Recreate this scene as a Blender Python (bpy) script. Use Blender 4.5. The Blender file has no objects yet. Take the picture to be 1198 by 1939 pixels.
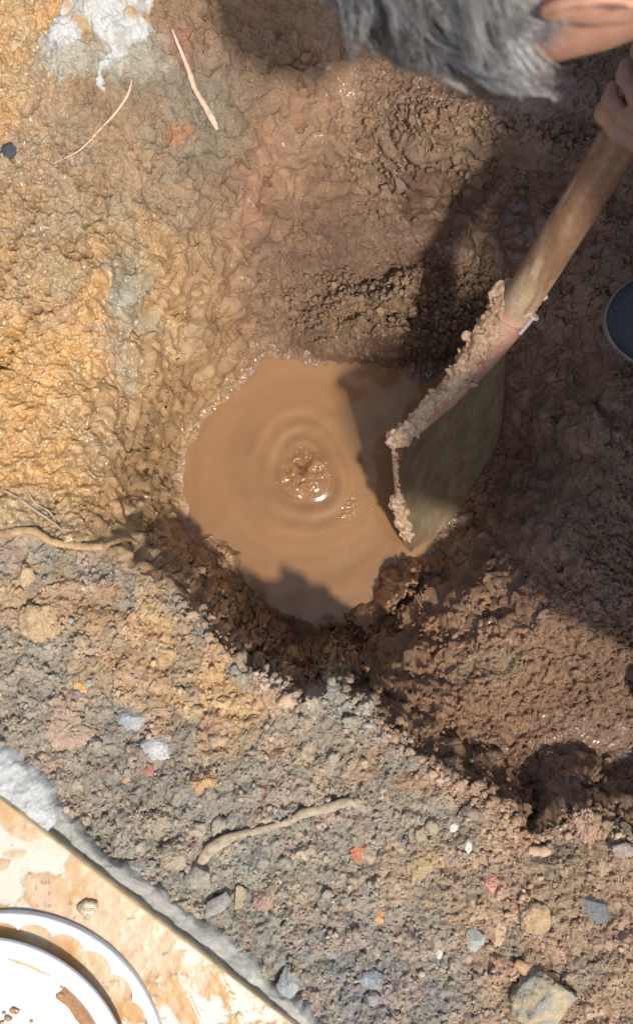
import bpy, bmesh, math, random
import numpy as np
from mathutils import Vector, Matrix

random.seed(7)
RNG = np.random.default_rng(11)
SC = bpy.context.scene
COL = SC.collection

# ------------------------------------------------------------------ camera, sky, sun
CAM_H, FPX = 1.15, 2300.0
cam_d = bpy.data.cameras.new('camera')
cam = bpy.data.objects.new('camera', cam_d)
COL.objects.link(cam)
cam.location = (0, 0, CAM_H)
cam.rotation_euler = (0, 0, 0)
cam_d.sensor_fit = 'VERTICAL'
cam_d.sensor_height = 24.0
cam_d.lens = 24.0 * FPX / 1939.0
cam_d.clip_start = 0.02
cam_d.clip_end = 500
cam_d.dof.use_dof = True
cam_d.dof.focus_distance = 1.24
cam_d.dof.aperture_fstop = cam_d.lens / 5.5
SC.camera = cam

SUN_AZ, SUN_EL = math.radians(-61), math.radians(68)     # towards the sun, from +X
world = bpy.data.worlds.new("World")
SC.world = world
world.use_nodes = True
wn, wl = world.node_tree.nodes, world.node_tree.links
wn.clear()
wo = wn.new('ShaderNodeOutputWorld'); bg = wn.new('ShaderNodeBackground'); sky = wn.new('ShaderNodeTexSky')
sky.sky_type = 'NISHITA'; sky.sun_disc = False
sky.sun_elevation = SUN_EL
sky.sun_rotation = math.radians(90) - SUN_AZ
sky.air_density = 1.0; sky.dust_density = 3.0
bg.inputs['Strength'].default_value = 0.14
wl.new(sky.outputs[0], bg.inputs['Color']); wl.new(bg.outputs[0], wo.inputs['Surface'])
sun_d = bpy.data.lights.new('sun', 'SUN')
sun_d.energy = 3.55; sun_d.angle = math.radians(2.8); sun_d.color = (1.0, 0.95, 0.87)
sun = bpy.data.objects.new('sun', sun_d); COL.objects.link(sun)
SDIR = Vector((math.cos(SUN_EL)*math.cos(SUN_AZ), math.cos(SUN_EL)*math.sin(SUN_AZ), math.sin(SUN_EL)))
sun.rotation_euler = SDIR.to_track_quat('Z', 'Y').to_euler()
sun.location = (2, -2, 3)
SC.view_settings.view_transform = 'Standard'
SC.view_settings.look = 'None'
SC.view_settings.exposure = 0.25
SC.view_settings.gamma = 1.0

# ------------------------------------------------------------------ helpers
def P(px, py, z=0.0):
    """a spot given by its place in the photo and its height"""
    d = (CAM_H - z) / FPX
    return Vector(((px-599)*d, (969.5-py)*d, z))

_T = RNG.random((1024, 1024)).astype(np.float32)
def _h(ix, iy, s):
    return _T[(ix*7 + iy*131 + s*57) & 1023, (iy*13 + ix*257 + s*191) & 1023]

def perlin(x, y, seed=0):
    ix = np.floor(x).astype(np.int64); iy = np.floor(y).astype(np.int64)
    fx = x-ix; fy = y-iy
    u = fx*fx*fx*(fx*(fx*6-15)+10); v = fy*fy*fy*(fy*(fy*6-15)+10)
    def g(a, b, dx, dy):
        t = _h(a, b, seed)*6.2831853
        return np.cos(t)*dx + np.sin(t)*dy
    n00 = g(ix, iy, fx, fy); n10 = g(ix+1, iy, fx-1, fy)
    n01 = g(ix, iy+1, fx, fy-1); n11 = g(ix+1, iy+1, fx-1, fy-1)
    return ((n00*(1-u)+n10*u)*(1-v) + (n01*(1-u)+n11*u)*v)*1.5

def fbm(x, y, seed=0, octs=4, gain=0.5):
    s = 0; a = 1.0; f = 1.0
    for o in range(octs):
        s = s + a*perlin(x*f+o*17.3, y*f-o*9.1, seed+o*5); a *= gain; f *= 2.03
    return s

def worley(x, y, seed=0, jit=0.9):
    ix = np.floor(x).astype(np.int64); iy = np.floor(y).astype(np.int64)
    f1 = np.full(x.shape, 9.0); f2 = np.full(x.shape, 9.0); cid = np.zeros(x.shape)
    for dx in (-1, 0, 1):
        for dy in (-1, 0, 1):
            cx = ix+dx; cy = iy+dy
            qx = cx + 0.5 + (_h(cx, cy, seed)-0.5)*jit
            qy = cy + 0.5 + (_h(cx, cy, seed+3)-0.5)*jit
            d = (x-qx)**2 + (y-qy)**2
            near = d < f1
            f2 = np.where(near, f1, np.minimum(f2, d))
            cid = np.where(near, _h(cx, cy, seed+7), cid)
            f1 = np.where(near, d, f1)
    return np.sqrt(f1), np.sqrt(f2), cid

def sstep(a, b, x):
    t = np.clip((x-a)/(b-a), 0, 1)
    return t*t*(3-2*t)

def poly_sd(x, y, pts, closed=True):
    """signed distance to a polygon (negative inside) or distance to an open line"""
    pts = [tuple(p[:2]) for p in pts]
    n = len(pts); d = np.full(x.shape, 1e9); ins = np.zeros(x.shape, bool)
    for i in range(n if closed else n-1):
        ax, ay = pts[i]; bx, by = pts[(i+1) % n]
        ex, ey = bx-ax, by-ay
        t = np.clip(((x-ax)*ex+(y-ay)*ey)/(ex*ex+ey*ey+1e-12), 0, 1)
        d = np.minimum(d, (x-ax-t*ex)**2+(y-ay-t*ey)**2)
        if closed:
            c = ((ay > y) != (by > y)) & (x < (bx-ax)*(y-ay)/((by-ay)+1e-12)+ax)
            ins ^= c
    d = np.sqrt(d)
    return np.where(ins, -d, d) if closed else d

def mesh_obj(name, verts, faces, m=None, parent=None, smooth=True, attrs=None, cols=None):
    me = bpy.data.meshes.new(name)
    v = np.asarray(verts, dtype=np.float32)
    if isinstance(faces, np.ndarray):
        k = faces.shape[1]; nf = faces.shape[0]
        me.vertices.add(len(v)); me.vertices.foreach_set('co', v.ravel())
        me.loops.add(nf*k); me.loops.foreach_set('vertex_index', faces.astype(np.int32).ravel())
        me.polygons.add(nf)
        me.polygons.foreach_set('loop_start', np.arange(0, nf*k, k, dtype=np.int32))
        me.update(calc_edges=True)
    else:
        me.from_pydata([tuple(map(float, q)) for q in v], [], [tuple(int(i) for i in f) for f in faces])
    me.polygons.foreach_set('use_smooth', np.full(len(me.polygons), smooth))
    if attrs:
        for k_, a in attrs.items():
            at = me.attributes.new(k_, 'FLOAT', 'POINT'); at.data.foreach_set('value', np.asarray(a, np.float32).ravel())
    if cols is not None:
        at = me.attributes.new('col', 'FLOAT_COLOR', 'POINT')
        c = np.ones((len(v), 4), np.float32); c[:, :3] = np.clip(cols, 0.004, 1)
        at.data.foreach_set('color', c.ravel())
    me.update()
    if m: me.materials.append(m)
    o = bpy.data.objects.new(name, me); COL.objects.link(o)
    if parent is not None: o.parent = parent
    return o

def tag(o, label=None, cat=None, group=None, kind=None):
    if label: o['label'] = label
    if cat: o['category'] = cat
    if group: o['group'] = group
    if kind: o['kind'] = kind
    return o

def empty(name, loc, label, cat, group=None):
    o = bpy.data.objects.new(name, None); COL.objects.link(o)
    o.location = loc; o.empty_display_size = 0.05
    return tag(o, label, cat, group)

def grid_faces(nx, ny, wrap=False):
    i, j = np.meshgrid(np.arange(nx if wrap else nx-1), np.arange(ny-1), indexing='ij')
    i2 = (i+1) % nx
    return np.stack([i*ny+j, i2*ny+j, i2*ny+j+1, i*ny+j+1], -1).reshape(-1, 4)

def tube(path, radii, nseg=10, rough=0.0, seed=0, flat=1.0, cap=True):
    """swept tube; returns verts, faces"""
    path = [Vector(p) for p in path]
    vs = []; fs = []
    n = len(path)
    up = Vector((0.13, 0.21, 0.97))
    rr = random.Random(seed)
    for i, p in enumerate(path):
        t = (path[min(i+1, n-1)]-path[max(i-1, 0)]).normalized()
        a = t.cross(up)
        if a.length < 1e-4: a = t.cross(Vector((1, 0, 0)))
        a.normalize(); b = a.cross(t).normalized()
        for k in range(nseg):
            th = 2*math.pi*k/nseg
            r = radii[i]*(1+rough*rr.uniform(-1, 1))
            vs.append(p + a*math.cos(th)*r + b*math.sin(th)*r*flat)
    for i in range(n-1):
        for k in range(nseg):
            k2 = (k+1) % nseg
            fs.append((i*nseg+k, i*nseg+k2, (i+1)*nseg+k2, (i+1)*nseg+k))
    if cap:
        fs.append(tuple(range(nseg-1, -1, -1)))
        fs.append(tuple((n-1)*nseg+k for k in range(nseg)))
    return vs, fs

def spline(pts, n):
    """Catmull-Rom through the points (any dimension)"""
    p = np.array([list(q) for q in pts], float)
    p = np.vstack([2*p[0]-p[1], p, 2*p[-1]-p[-2]])
    out = []
    m = len(p)-3
    for s in np.linspace(0, m-1e-6, n):
        i = int(s); t = s-i
        a, b, c, d = p[i:i+4]
        out.append(0.5*((2*b)+(-a+c)*t+(2*a-5*b+4*c-d)*t*t+(-a+3*b-3*c+d)*t**3))
    return np.array(out)

# ------------------------------------------------------------------ materials
def new_mat(name):
    m = bpy.data.materials.new(name); m.use_nodes = True
    nt = m.node_tree; b = nt.nodes['Principled BSDF']
    return m, nt, b

def N(nt, t, **kw):
    n = nt.nodes.new(t)
    for k, v in kw.items():
        if k in n.inputs: n.inputs[k].default_value = v
        else: setattr(n, k, v)
    return n

def attr_mat(name, rough_dry=0.9, rough_wet=0.25, var=0.35, scale=350, bump=0.6, bdist=0.0012, spec=0.5, wetattr=True, fine=1100, coat=0.9):
    """base colour from the mesh's own colour attribute, broken up by noise; wet areas are glossy"""
    m, nt, b = new_mat(name); L = nt.links
    at = N(nt, 'ShaderNodeAttribute', attribute_name='col')
    tc = N(nt, 'ShaderNodeTexCoord')
    n1 = N(nt, 'ShaderNodeTexNoise', Scale=scale, Detail=6.0, Roughness=0.65)
    L.new(tc.outputs['Object'], n1.inputs['Vector'])
    mr = N(nt, 'ShaderNodeMapRange'); mr.inputs['From Min'].default_value = 0.25; mr.inputs['From Max'].default_value = 0.75
    mr.inputs['To Min'].default_value = 1-var; mr.inputs['To Max'].default_value = 1+var
    L.new(n1.outputs['Fac'], mr.inputs['Value'])
    mul = N(nt, 'ShaderNodeVectorMath', operation='MULTIPLY')
    L.new(at.outputs['Color'], mul.inputs[0]); L.new(mr.outputs[0], mul.inputs[1])
    L.new(mul.outputs[0], b.inputs['Base Color'])
    n2 = N(nt, 'ShaderNodeTexNoise', Scale=fine, Detail=5.0, Roughness=0.7)
    L.new(tc.outputs['Object'], n2.inputs['Vector'])
    add = N(nt, 'ShaderNodeMath', operation='ADD'); L.new(n1.outputs['Fac'], add.inputs[0])
    h2 = N(nt, 'ShaderNodeMath', operation='MULTIPLY'); h2.inputs[1].default_value = 0.5
    L.new(n2.outputs['Fac'], h2.inputs[0]); L.new(h2.outputs[0], add.inputs[1])
    bp = N(nt, 'ShaderNodeBump', Strength=bump, Distance=bdist)
    L.new(add.outputs[0], bp.inputs['Height']); L.new(bp.outputs[0], b.inputs['Normal'])
    if wetattr:
        wt = N(nt, 'ShaderNodeAttribute', attribute_name='wet')
        n3 = N(nt, 'ShaderNodeTexNoise', Scale=130.0, Detail=3.0)
        L.new(tc.outputs['Object'], n3.inputs['Vector'])
        a1 = N(nt, 'ShaderNodeMath', operation='ADD'); L.new(wt.outputs['Fac'], a1.inputs[0]); L.new(n3.outputs['Fac'], a1.inputs[1])
        r = N(nt, 'ShaderNodeMapRange', clamp=True)
        r.inputs['From Min'].default_value = 0.65; r.inputs['From Max'].default_value = 1.2
        r.inputs['To Min'].default_value = rough_dry; r.inputs['To Max'].default_value = rough_wet
        L.new(a1.outputs[0], r.inputs['Value']); L.new(r.outputs[0], b.inputs['Roughness'])
        bs = N(nt, 'ShaderNodeMapRange', clamp=True)
        bs.inputs['To Min'].default_value = bump; bs.inputs['To Max'].default_value = bump*0.55
        L.new(wt.outputs['Fac'], bs.inputs['Value']); L.new(bs.outputs[0], bp.inputs['Strength'])
        cwt = N(nt, 'ShaderNodeMapRange', clamp=True)
        cwt.inputs['From Min'].default_value = 0.78; cwt.inputs['From Max'].default_value = 1.15; cwt.inputs['To Max'].default_value = coat
        L.new(a1.outputs[0], cwt.inputs['Value']); L.new(cwt.outputs[0], b.inputs['Coat Weight'])
        b.inputs['Coat Roughness'].default_value = .10; b.inputs['Coat IOR'].default_value = 1.4
    else:
        b.inputs['Roughness'].default_value = rough_dry
    b.inputs['Specular IOR Level'].default_value = spec
    return m

def plain(name, col, rough=0.6, var=0.15, scale=60, bump=0.15, bdist=0.001, metal=0.0, spec=0.5, coat=0.0, stretch=None, sss=0):
    m, nt, b = new_mat(name); L = nt.links
    tc = N(nt, 'ShaderNodeTexCoord'); n1 = N(nt, 'ShaderNodeTexNoise', Scale=scale, Detail=6.0, Roughness=0.6)
    if stretch:
        mp = N(nt, 'ShaderNodeMapping'); mp.inputs['Scale'].default_value = stretch
        L.new(tc.outputs['Object'], mp.inputs[0]); L.new(mp.outputs[0], n1.inputs['Vector'])
    else:
        L.new(tc.outputs['Object'], n1.inputs['Vector'])
    rp = N(nt, 'ShaderNodeValToRGB'); e = rp.color_ramp.elements
    e[0].position = 0.3; e[1].position = 0.7
    e[0].color = (*[c*(1-var) for c in col], 1); e[1].color = (*[min(1, c*(1+var)) for c in col], 1)
    L.new(n1.outputs['Fac'], rp.inputs[0]); L.new(rp.outputs[0], b.inputs['Base Color'])
    bp = N(nt, 'ShaderNodeBump', Strength=bump, Distance=bdist)
    L.new(n1.outputs['Fac'], bp.inputs['Height']); L.new(bp.outputs[0], b.inputs['Normal'])
    b.inputs['Roughness'].default_value = rough; b.inputs['Metallic'].default_value = metal
    b.inputs['Specular IOR Level'].default_value = spec; b.inputs['Coat Weight'].default_value = coat
    if sss:
        b.inputs['Subsurface Weight'].default_value = sss; b.inputs['Subsurface Scale'].default_value = 0.006
    return m

M_soil = attr_mat('soil', rough_dry=0.93, rough_wet=0.35, var=0.34, scale=420, bump=0.9, bdist=0.0018)
M_crumb = attr_mat('crumb_soil', rough_dry=0.92, var=0.35, scale=500, bump=0.7, wetattr=False, spec=0.25)
M_wetcrumb = attr_mat('wet_crumb_soil', rough_dry=0.3, var=0.3, scale=500, bump=0.3, wetattr=False, spec=0.5)
M_stone = attr_mat('stone', rough_dry=0.8, var=0.25, scale=260, bump=0.5, bdist=0.0008, wetattr=False, spec=0.35)
M_cement = attr_mat('rough_cement', rough_dry=0.88, var=0.22, scale=300, bump=0.7, bdist=0.001, wetattr=False, spec=0.3)
M_slab = attr_mat('muddy_slab', coat=.15, rough_dry=0.5, rough_wet=0.3, var=0.07, scale=180, bump=0.15, bdist=0.0005, spec=0.5)
M_mudstick = attr_mat('stuck_mud', rough_dry=0.6, rough_wet=0.3, var=0.3, scale=500, bump=0.6, bdist=0.001, wetattr=False, spec=0.4)

# ------------------------------------------------------------------ the pit: base shape
POOL_Z = -0.25
pool_px = [(343, 905), (352, 955), (372, 1000), (425, 1035), (446, 1075), (455, 1112), (495, 1160), (545, 1192), (600, 1206),
           (655, 1196), (700, 1165), (732, 1120), (768, 1078), (805, 1046), (838, 1000), (862, 940), (882, 860), (892, 790),
           (895, 730), (880, 700), (860, 688), (800, 722), (768, 712), (740, 690), (700, 672), (640, 690), (590, 695),
           (560, 680), (515, 680), (480, 700), (450, 738), (405, 775), (372, 820), (355, 862)]
pool_w = [P(x, y, POOL_Z) for x, y in pool_px]
lip_px = [(-1500, 960), (-400, 1000), (0, 1040), (120, 1050), (210, 1075), (285, 1100), (340, 1150), (385, 1195), (412, 1228), (452, 1262), (510, 1293),
          (560, 1314), (618, 1312), (655, 1300), (690, 1350), (735, 1395), (790, 1445), (850, 1478), (925, 1518), (968, 1555), (985, 1596),
          (1020, 1612), (1062, 1590), (1105, 1545), (1150, 1570), (1198, 1572), (1400, 1560), (3000, 1400)]
lip_w = [P(x, y, 0.0) for x, y in lip_px]
A_poly = lip_w + [Vector((6, -6, 0)), Vector((-6, -6, 0))]

ctl = [(0, 0, .03), (-300, 0, .05), (-300, 500, .04), (-300, 1000, .02), (100, 300, .005), (0, 600, .0), (0, 900, .005), (200, 100, .03), (300, 300, -.02),
       (200, 600, -.03), (150, 850, -.025), (300, 520, -.055), (260, 900, -.08), (310, 800, -.12), (400, 500, -.11), (450, 300, -.07),
       (590, 300, -.11), (600, 100, -.06), (450, 80, -.02), (450, -200, .02), (800, -200, .0), (800, 100, -.08), (700, 400, -.17), (550, 500, -.17),
       (450, 640, -.20), (600, 600, -.22), (720, 270, -.085), (800, 300, -.07), (900, 270, -.055), (1000, 300, -.05), (1080, 200, -.03), (900, 170, -.06), (800, 390, -.17), (900, 380, -.16),
       (1000, 400, -.14), (950, 480, -.2), (800, 560, -.215), (900, 600, -.23), (1000, 560, -.19), (1100, 480, -.09), (1198, 450, -.04), (1300, 600, -.03), (1100, 600, -.10),
       (1198, 620, -.05), (1250, 300, .0), (1500, 0, .02), (1500, 900, .02), (1198, 780, -.035), (1050, 700, -.16), (1010, 760, -.17), (985, 850, -.215), (1060, 830, -.10),
       (1000, 1000, -.11), (1100, 900, -.06), (1198, 1000, -.02), (930, 1010, -.19), (780, 1110, -.20), (820, 1200, -.15), (900, 1200, -.10),
       (1000, 1150, -.075), (1198, 1180, -.045), (1000, 1330, -.10), (1080, 1400, -.095), (1150, 1480, -.085), (1060, 1540, -.09), (1198, 1350, -.09), (1300, 1480, -.09), (1500, 1300, -.02),
       (860, 1390, -.07), (760, 1330, -.075), (700, 1270, -.15), (600, 1270, -.16), (640, 1200, -.225), (510, 1230, -.14), (430, 1170, -.10), (400, 1090, -.13), (340, 1110, -.02), (375, 1140, -.045), (420, 1190, -.08), (440, 1130, -.15), (480, 1200, -.15),
       (350, 1050, -.12), (290, 1000, -.07), (150, 1000, -.01), (900, 1460, -.075), (960, 1500, -.09)]
cw = np.array([list(P(*c)) for c in ctl])
def tps(r2): return r2*np.log(r2+1e-9)*0.5
n_ = len(cw)
K = tps(((cw[:, None, :2]-cw[None, :, :2])**2).sum(-1)) + np.eye(n_)*2e-5
Q = np.c_[np.ones(n_), cw[:, :2]]
Sol = np.linalg.solve(np.block([[K, Q], [Q.T, np.zeros((3, 3))]]), np.r_[cw[:, 2], 0, 0, 0])

def axis(lo, hi, step, far):
    core = np.arange(lo, hi+step/2, step)
    out = []; s = step; v = 0
    while v < far:
        s *= 1.12; v += s; out.append(v)
    out = np.array(out)
    return np.r_[(lo-out)[::-1], core, hi+out]

STEP = 0.00098
gx = axis(-0.41, 0.41, STEP, 9.0); gy = axis(-0.63, 0.56, STEP, 9.0)
NX, NY = len(gx), len(gy)
X, Y = np.meshgrid(gx, gy, indexing='ij')

# coarse thin-plate surface, then upsampled
cgx = np.linspace(-0.9, 0.9, 181); cgy = np.linspace(-0.9, 0.9, 181)
CX, CY = np.meshgrid(cgx, cgy, indexing='ij')
Zc = np.zeros(CX.shape)
for i in range(n_):
    Zc += Sol[i]*tps((CX-cw[i, 0])**2+(CY-cw[i, 1])**2)
Zc += Sol[n_] + Sol[n_+1]*CX + Sol[n_+2]*CY
Zc = np.clip(Zc, -0.32, 0.06)
def lookup(F, ax, ay, x, y):
    fx = np.clip((x-ax[0])/(ax[1]-ax[0]), 0, len(ax)-1.001); fy = np.clip((y-ay[0])/(ay[1]-ay[0]), 0, len(ay)-1.001)
    i = fx.astype(int); j = fy.astype(int); u = fx-i; v = fy-j
    return (F[i, j]*(1-u)+F[i+1, j]*u)*(1-v) + (F[i, j+1]*(1-u)+F[i+1, j+1]*u)*v

wx = X + 0.012*fbm(X*22, Y*22, 3, 3); wy = Y + 0.012*fbm(X*22, Y*22, 9, 3)
B = lookup(Zc, cgx, cgy, wx, wy)
far = sstep(0.5, 1.0, np.maximum(np.abs(X), np.abs(Y)))
B = B*(1-far) + 0.02*far
sx = X + 0.004*fbm(X*60, Y*60, 13, 3); sy = Y + 0.004*fbm(X*60, Y*60, 19, 3)
pool_s = spline([tuple(q) for q in pool_w+pool_w[:1]], 110)[:-1]
dp = poly_sd(sx, sy, [tuple(q) for q in pool_s])
w = sstep(0, 0.05, dp)
B = np.where(dp > 0, POOL_Z + 0.12*np.minimum(dp, 0.03) + w*(np.maximum(B, POOL_Z+0.004)-POOL_Z), POOL_Z - 0.7*np.minimum(-dp, 0.09))
# the dry soil beside the pit, with its broken lip
ex = X + 0.007*fbm(X*45, Y*45, 23, 4, 0.6); ey = Y + 0.007*fbm(X*45, Y*45, 29, 4, 0.6)
dA = poly_sd(ex, ey, A_poly)
A = 0.004 + 0.008*fbm(X*9, Y*9, 31, 3)
right_rise = sstep(0.0, 0.35, X)
A = A + 0.006*right_rise
lw = .038 + .014*fbm(X*14, Y*14, 33, 2)**2 + .018*sstep(.19, .26, X)*(1-sstep(.5, .6, X))
kA = 1-sstep(-0.001, lw, dA)
H0 = A*kA + B*(1-kA)
tuck = np.exp(-(((X-P(1030,1590)[0])/.03)**2+((Y-P(1030,1590)[1])/.02)**2))

# where things are in the photo's own layout (for laying out soils of different colour)
DZ = FPX/(CAM_H-H0)
U = 599 + X*DZ; V = 969.5 - Y*DZ
def blob(cx, cy, rx, ry=None, ang=0, soft=0.5, nz=0.35, seed=41):
    ry = ry or rx
    a = math.radians(ang); dx = U-cx; dy = V-cy
    p = (dx*math.cos(a)+dy*math.sin(a))/rx; q = (-dx*math.sin(a)+dy*math.cos(a))/ry
    r = np.sqrt(p*p+q*q) + nz*NB
    return 1-sstep(1-soft, 1+soft, r)
NB = fbm(X*30, Y*30, 51, 4, 0.6)
NL = fbm(X*7, Y*7, 61, 4, 0.55)
NM = fbm(X*75, Y*75, 71, 3, 0.55)

dry = 1-sstep(-0.001, 0.016, dA)
wetL = blob(60, 650, 300, 430, 0, .5) + blob(20, 100, 130, 230, 0, .3) + blob(250, 780, 130, 260, 0, .5)
wetL = np.clip(wetL, 0, 1)*(1-dry)
crack = np.clip(blob(330, 250, 330, 200, 0, .5)+blob(90, 420, 150, 200, 20, .4), 0, 1)*(1-dry)
smear = np.clip(blob(520, 330, 60, 330, 20, .6) + blob(620, 230, 60, 150, 25, .5)+blob(340, 1000, 50, 180, 20, .5)+blob(240, 960, 40, 90, 10, .4)+blob(900, 430, 180, 70, 15, .5)+blob(1130, 1480, 140, 110, 0, .5)+blob(960, 180, 150, 60, 0, .5), 0, 1)*(1-dry)
shore = np.clip(1-sstep(0.0, 0.04, dp), 0, 1)*(1-dry)
mound = np.clip(sstep(640, 800, U), 0, 1)*(1-dry)

# clods and crumbs
qx = X+.0028*fbm(X*130, Y*130, 83, 3, .65); qy = Y+.0028*fbm(X*130+7, Y*130, 87, 3, .65)
f1, f2, c1 = worley(qx*30+wx*6, qy*30+wy*6, 81)
big = (np.clip(f2-f1, 0, .55)/.55)**.6*(0.4+0.9*c1)
f1, f2, c2 = worley(qx*88, qy*88, 91)
mid = (np.clip(f2-f1, 0, .5)/.5)**.6*(0.3+c2); dom = np.clip(1-(f1/.62)**2, 0, 1)*(.3+c2)
f1, f2, c3 = worley(X*210+NM, Y*210-NM, 101)
sml = (np.clip(f2-f1, 0, .5)/.5)**.7*(0.2+c3); dos = np.clip(1-(f1/.62)**2, 0, 1)*(.2+c3)
fine = fbm(X*160, Y*160, 111, 3, 0.65)
ridge = 1-np.abs(fbm(X*38, Y*30, 121, 3, 0.5))*2
rdg2 = 1-np.abs(fbm(X*95, Y*95, 131, 3, 0.55))*2
rug = fbm(X*26, Y*26, 181, 6, .66)
grit = fbm(X*240, Y*240, 185, 3, .7)
det = dry*(0.0078*big + 0.0044*mid + 0.0022*sml + 0.0010*fine + .0042*rug + .0009*grit - 0.006)
pebbly = np.clip(0.6+1.2*NL, 0, 1)
det += (1-dry)*(1-.75*smear)*(0.0026*NB + 0.0009*rdg2 + 0.0010*mid*(0.5+1.5*mound) + .0026*dom*(1-.6*mound)*(.4+.6*(NM>-.3)) + 0.0006*sml+.0019*dos + 0.0016*fine + .0022*rug + .0014*grit)
det += mound*(1-smear)*(0.006*(big-.5)*pebbly + 0.0035*(mid-.5) + 0.0015*rdg2)
crumbly = np.clip(blob(880, 270, 190, 70, 12, .4)+blob(720, 300, 60, 110, 0, .5)+blob(690, 590, 190, 60, 10, .4)+blob(1000, 560, 200, 60, 0, .5), 0, 1)
det += crumbly*(1-dry)*(0.008*mid + 0.006*sml+ 0.006*big - .008)
# cracks in the upper bank
cr = np.abs(fbm(X*15+3, Y*11, 141, 4, 0.55)); cr = np.clip(1-cr/0.045, 0, 1)
crk2 = np.clip(1-np.abs(fbm(X*34, Y*28+5, 151, 3, 0.55))/0.06, 0, 1)
det -= crack*(0.009*cr + 0.005*crk2*(NL > -.1))
pits = np.clip(1-worley(qx*60, qy*60, 191)[0]/.28, 0, 1)*(NB > 0)
det += wetL*(0.0007*ridge + .0016*rdg2*(NL>-.2) - .0025*pits + .0006*grit + .003*np.clip(rug,-1,1)) - (1-dry)*(1-smear)*(1-.8*mound)*.0018*pits
for pl, wd_, dpth in (([(200, 335), (190, 380), (168, 425)], 7, .011), ([(78, 365), (62, 420), (24, 470), (6, 540)], 5, .010), ([(146, 440), (132, 492), (166, 486)], 5, .010), ([(100, 575), (58, 595), (38, 640), (5, 695)], 6, .012),
                      ([(285, 275), (276, 320)], 6, .012), ([(400, 5), (388, 60), (392, 100)], 6, .010), ([(500, 215), (478, 222)], 4, .008), ([(62, 720), (20, 700), (-10, 690)], 5, .008), ([(105, 925), (98, 980)], 6, .012), ([(560, 425), (545, 450)], 4, .008),
                      ([(388, 795), (372, 830)], 3, .006), ([(345, 705), (360, 700)], 4, .006), ([(250, 555), (240, 575), (250, 600)], 4, .007), ([(160, 140), (100, 185)], 3, .005)):
    dd = poly_sd(U+9*NM+7*fbm(X*160, Y*160, 193, 2), V+9*NB, pl, False)
    det -= dpth*np.exp(-(dd/(wd_*.8))**2)*(.6+.8*np.abs(NM))
calm = sstep(-0.004, 0.03, dp)
det *= np.where(dp > 0, 0.35+0.65*calm, 0.3)
# lumps fallen along the shore and the big block on the far bank of the pool
def lump(px, py, z, rx, ry, h, ang=0, pw=4):
    p = P(px, py, z); a = math.radians(ang)
    dx = sx-p.x; dy = sy-p.y
    u = (dx*math.cos(a)+dy*math.sin(a))/rx; v = (-dx*math.sin(a)+dy*math.cos(a))/ry
    return h*np.exp(-(np.abs(u)**pw+np.abs(v)**pw))
lumps = 0
for a in [(768, 1128, -.2, .025, .030, .065, -10), (790, 1180, -.19, .028, .04, .03, -20), (690, 1200, -.23, .02, .03, .028, 20), (640, 1230, -.23, .022, .02, .03, 0),
          (470, 1180, -.19, .025, .03, .02, 30), (410, 1085, -.2, .02, .028, .022, 0), (700, 605, -.23, .05, .024, .042, -15), (625, 645, -.245, .035, .018, .028, -10),
          (800, 640, -.235, .05, .022, .034, 10), (750, 560, -.22, .03, .02, .03, 20), (560, 1250, -.21, .03, .02, .02, 0), (730, 1250, -.2, .03, .025, .025, 0),
          (1060, 790, -.13, .03, .02, .015, 30), (870, 1090, -.17, .03, .02, .012, 30)]:
    lumps = lumps + lump(*a)
Hf = H0 + det + lumps*(1-dry*.7)
# hollow where a clod has dropped out of the lip
Hf -= 0.03*tuck*dry
# bed for the slab
slab_line = [P(-900, 1505-905*.84, .0), P(-10, 1497, .0), P(150, 1625, .0), P(400, 1815, .0), P(575, 1950, .0), P(1400, 2640, .0), Vector((-3, -3, 0))]
ds = poly_sd(X, Y, slab_line)
Hf = np.where(ds < 0.02, Hf*sstep(-.0, .02, ds) - .012*(1-sstep(-.0, .02, ds)), Hf)

# ------------------------------------------------------------------ soil colours (the earth's own, plus some light and shade painted into the pit)
def mix(c, col, k):
    k = np.clip(k, 0, 1)[..., None]
    return c*(1-k) + np.array(col)*k
ochre = (.40, .24, .105); ochre2 = (.33, .215, .125); brown = (.21, .12, .068); umber = (.14, .083, .056)
grey = (.275, .235, .18); greygr = (.225, .21, .165); pink = (.33, .20, .15); tan = (.30, .195, .12); bluegr = (.20, .20, .20); purple = (.178, .108, .070)
C = np.zeros(X.shape+(3,)) + np.array(brown)
C = mix(C, tan, blob(450, 350, 420, 420, 0, .6)*.75)
C = mix(C, ochre, blob(90, 650, 330, 480, 0, .45))
C = mix(C, ochre2, blob(300, 850, 130, 320, 0, .5)*.8)
C = mix(C, ochre, blob(30, 120, 130, 260, 0, .3))
C = mix(C, (.27, .18, .115), blob(330, 230, 300, 170, 0, .5)*.85)
C = mix(C, greygr, blob(370, 180, 110, 80, 20, .6, .7)*.7 + blob(420, 240, 90, 60, 30, .6, .8)*.6 + blob(250, 560, 60, 40, 60, .5, .8)*.8 + blob(235, 630, 30, 70, 0, .5, .8)*.7 + blob(40, 1000, 120, 60, 0, .6)*.5 + blob(390, 280, 90, 40, 20, .6, .8)*.5)
tf1, tf2, tc_ = worley(qx*36, qy*36, 95)
C = mix(C, (.23, .18, .13), crack*(.35+.25*(tc_ > .6))); C = mix(C, (.27, .175, .12), crack*(tc_ < .22)*.3); C = mix(C, (.19, .17, .135), crack*(c2 > .8)*.35)
C = mix(C, (.30, .25, .16), wetL*sstep(.1, .7, fbm(X*20, Y*16, 97, 4))*.4); C = mix(C, (.37, .22, .10), wetL*sstep(.2, .8, fbm(X*13, Y*13, 99, 4))*.3)
C = mix(C, (.185, .115, .075), blob(620, 300, 190, 400, 12, .6)*.9)  # damp brown clay, with the digger's soft upper shadow painted in
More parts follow.
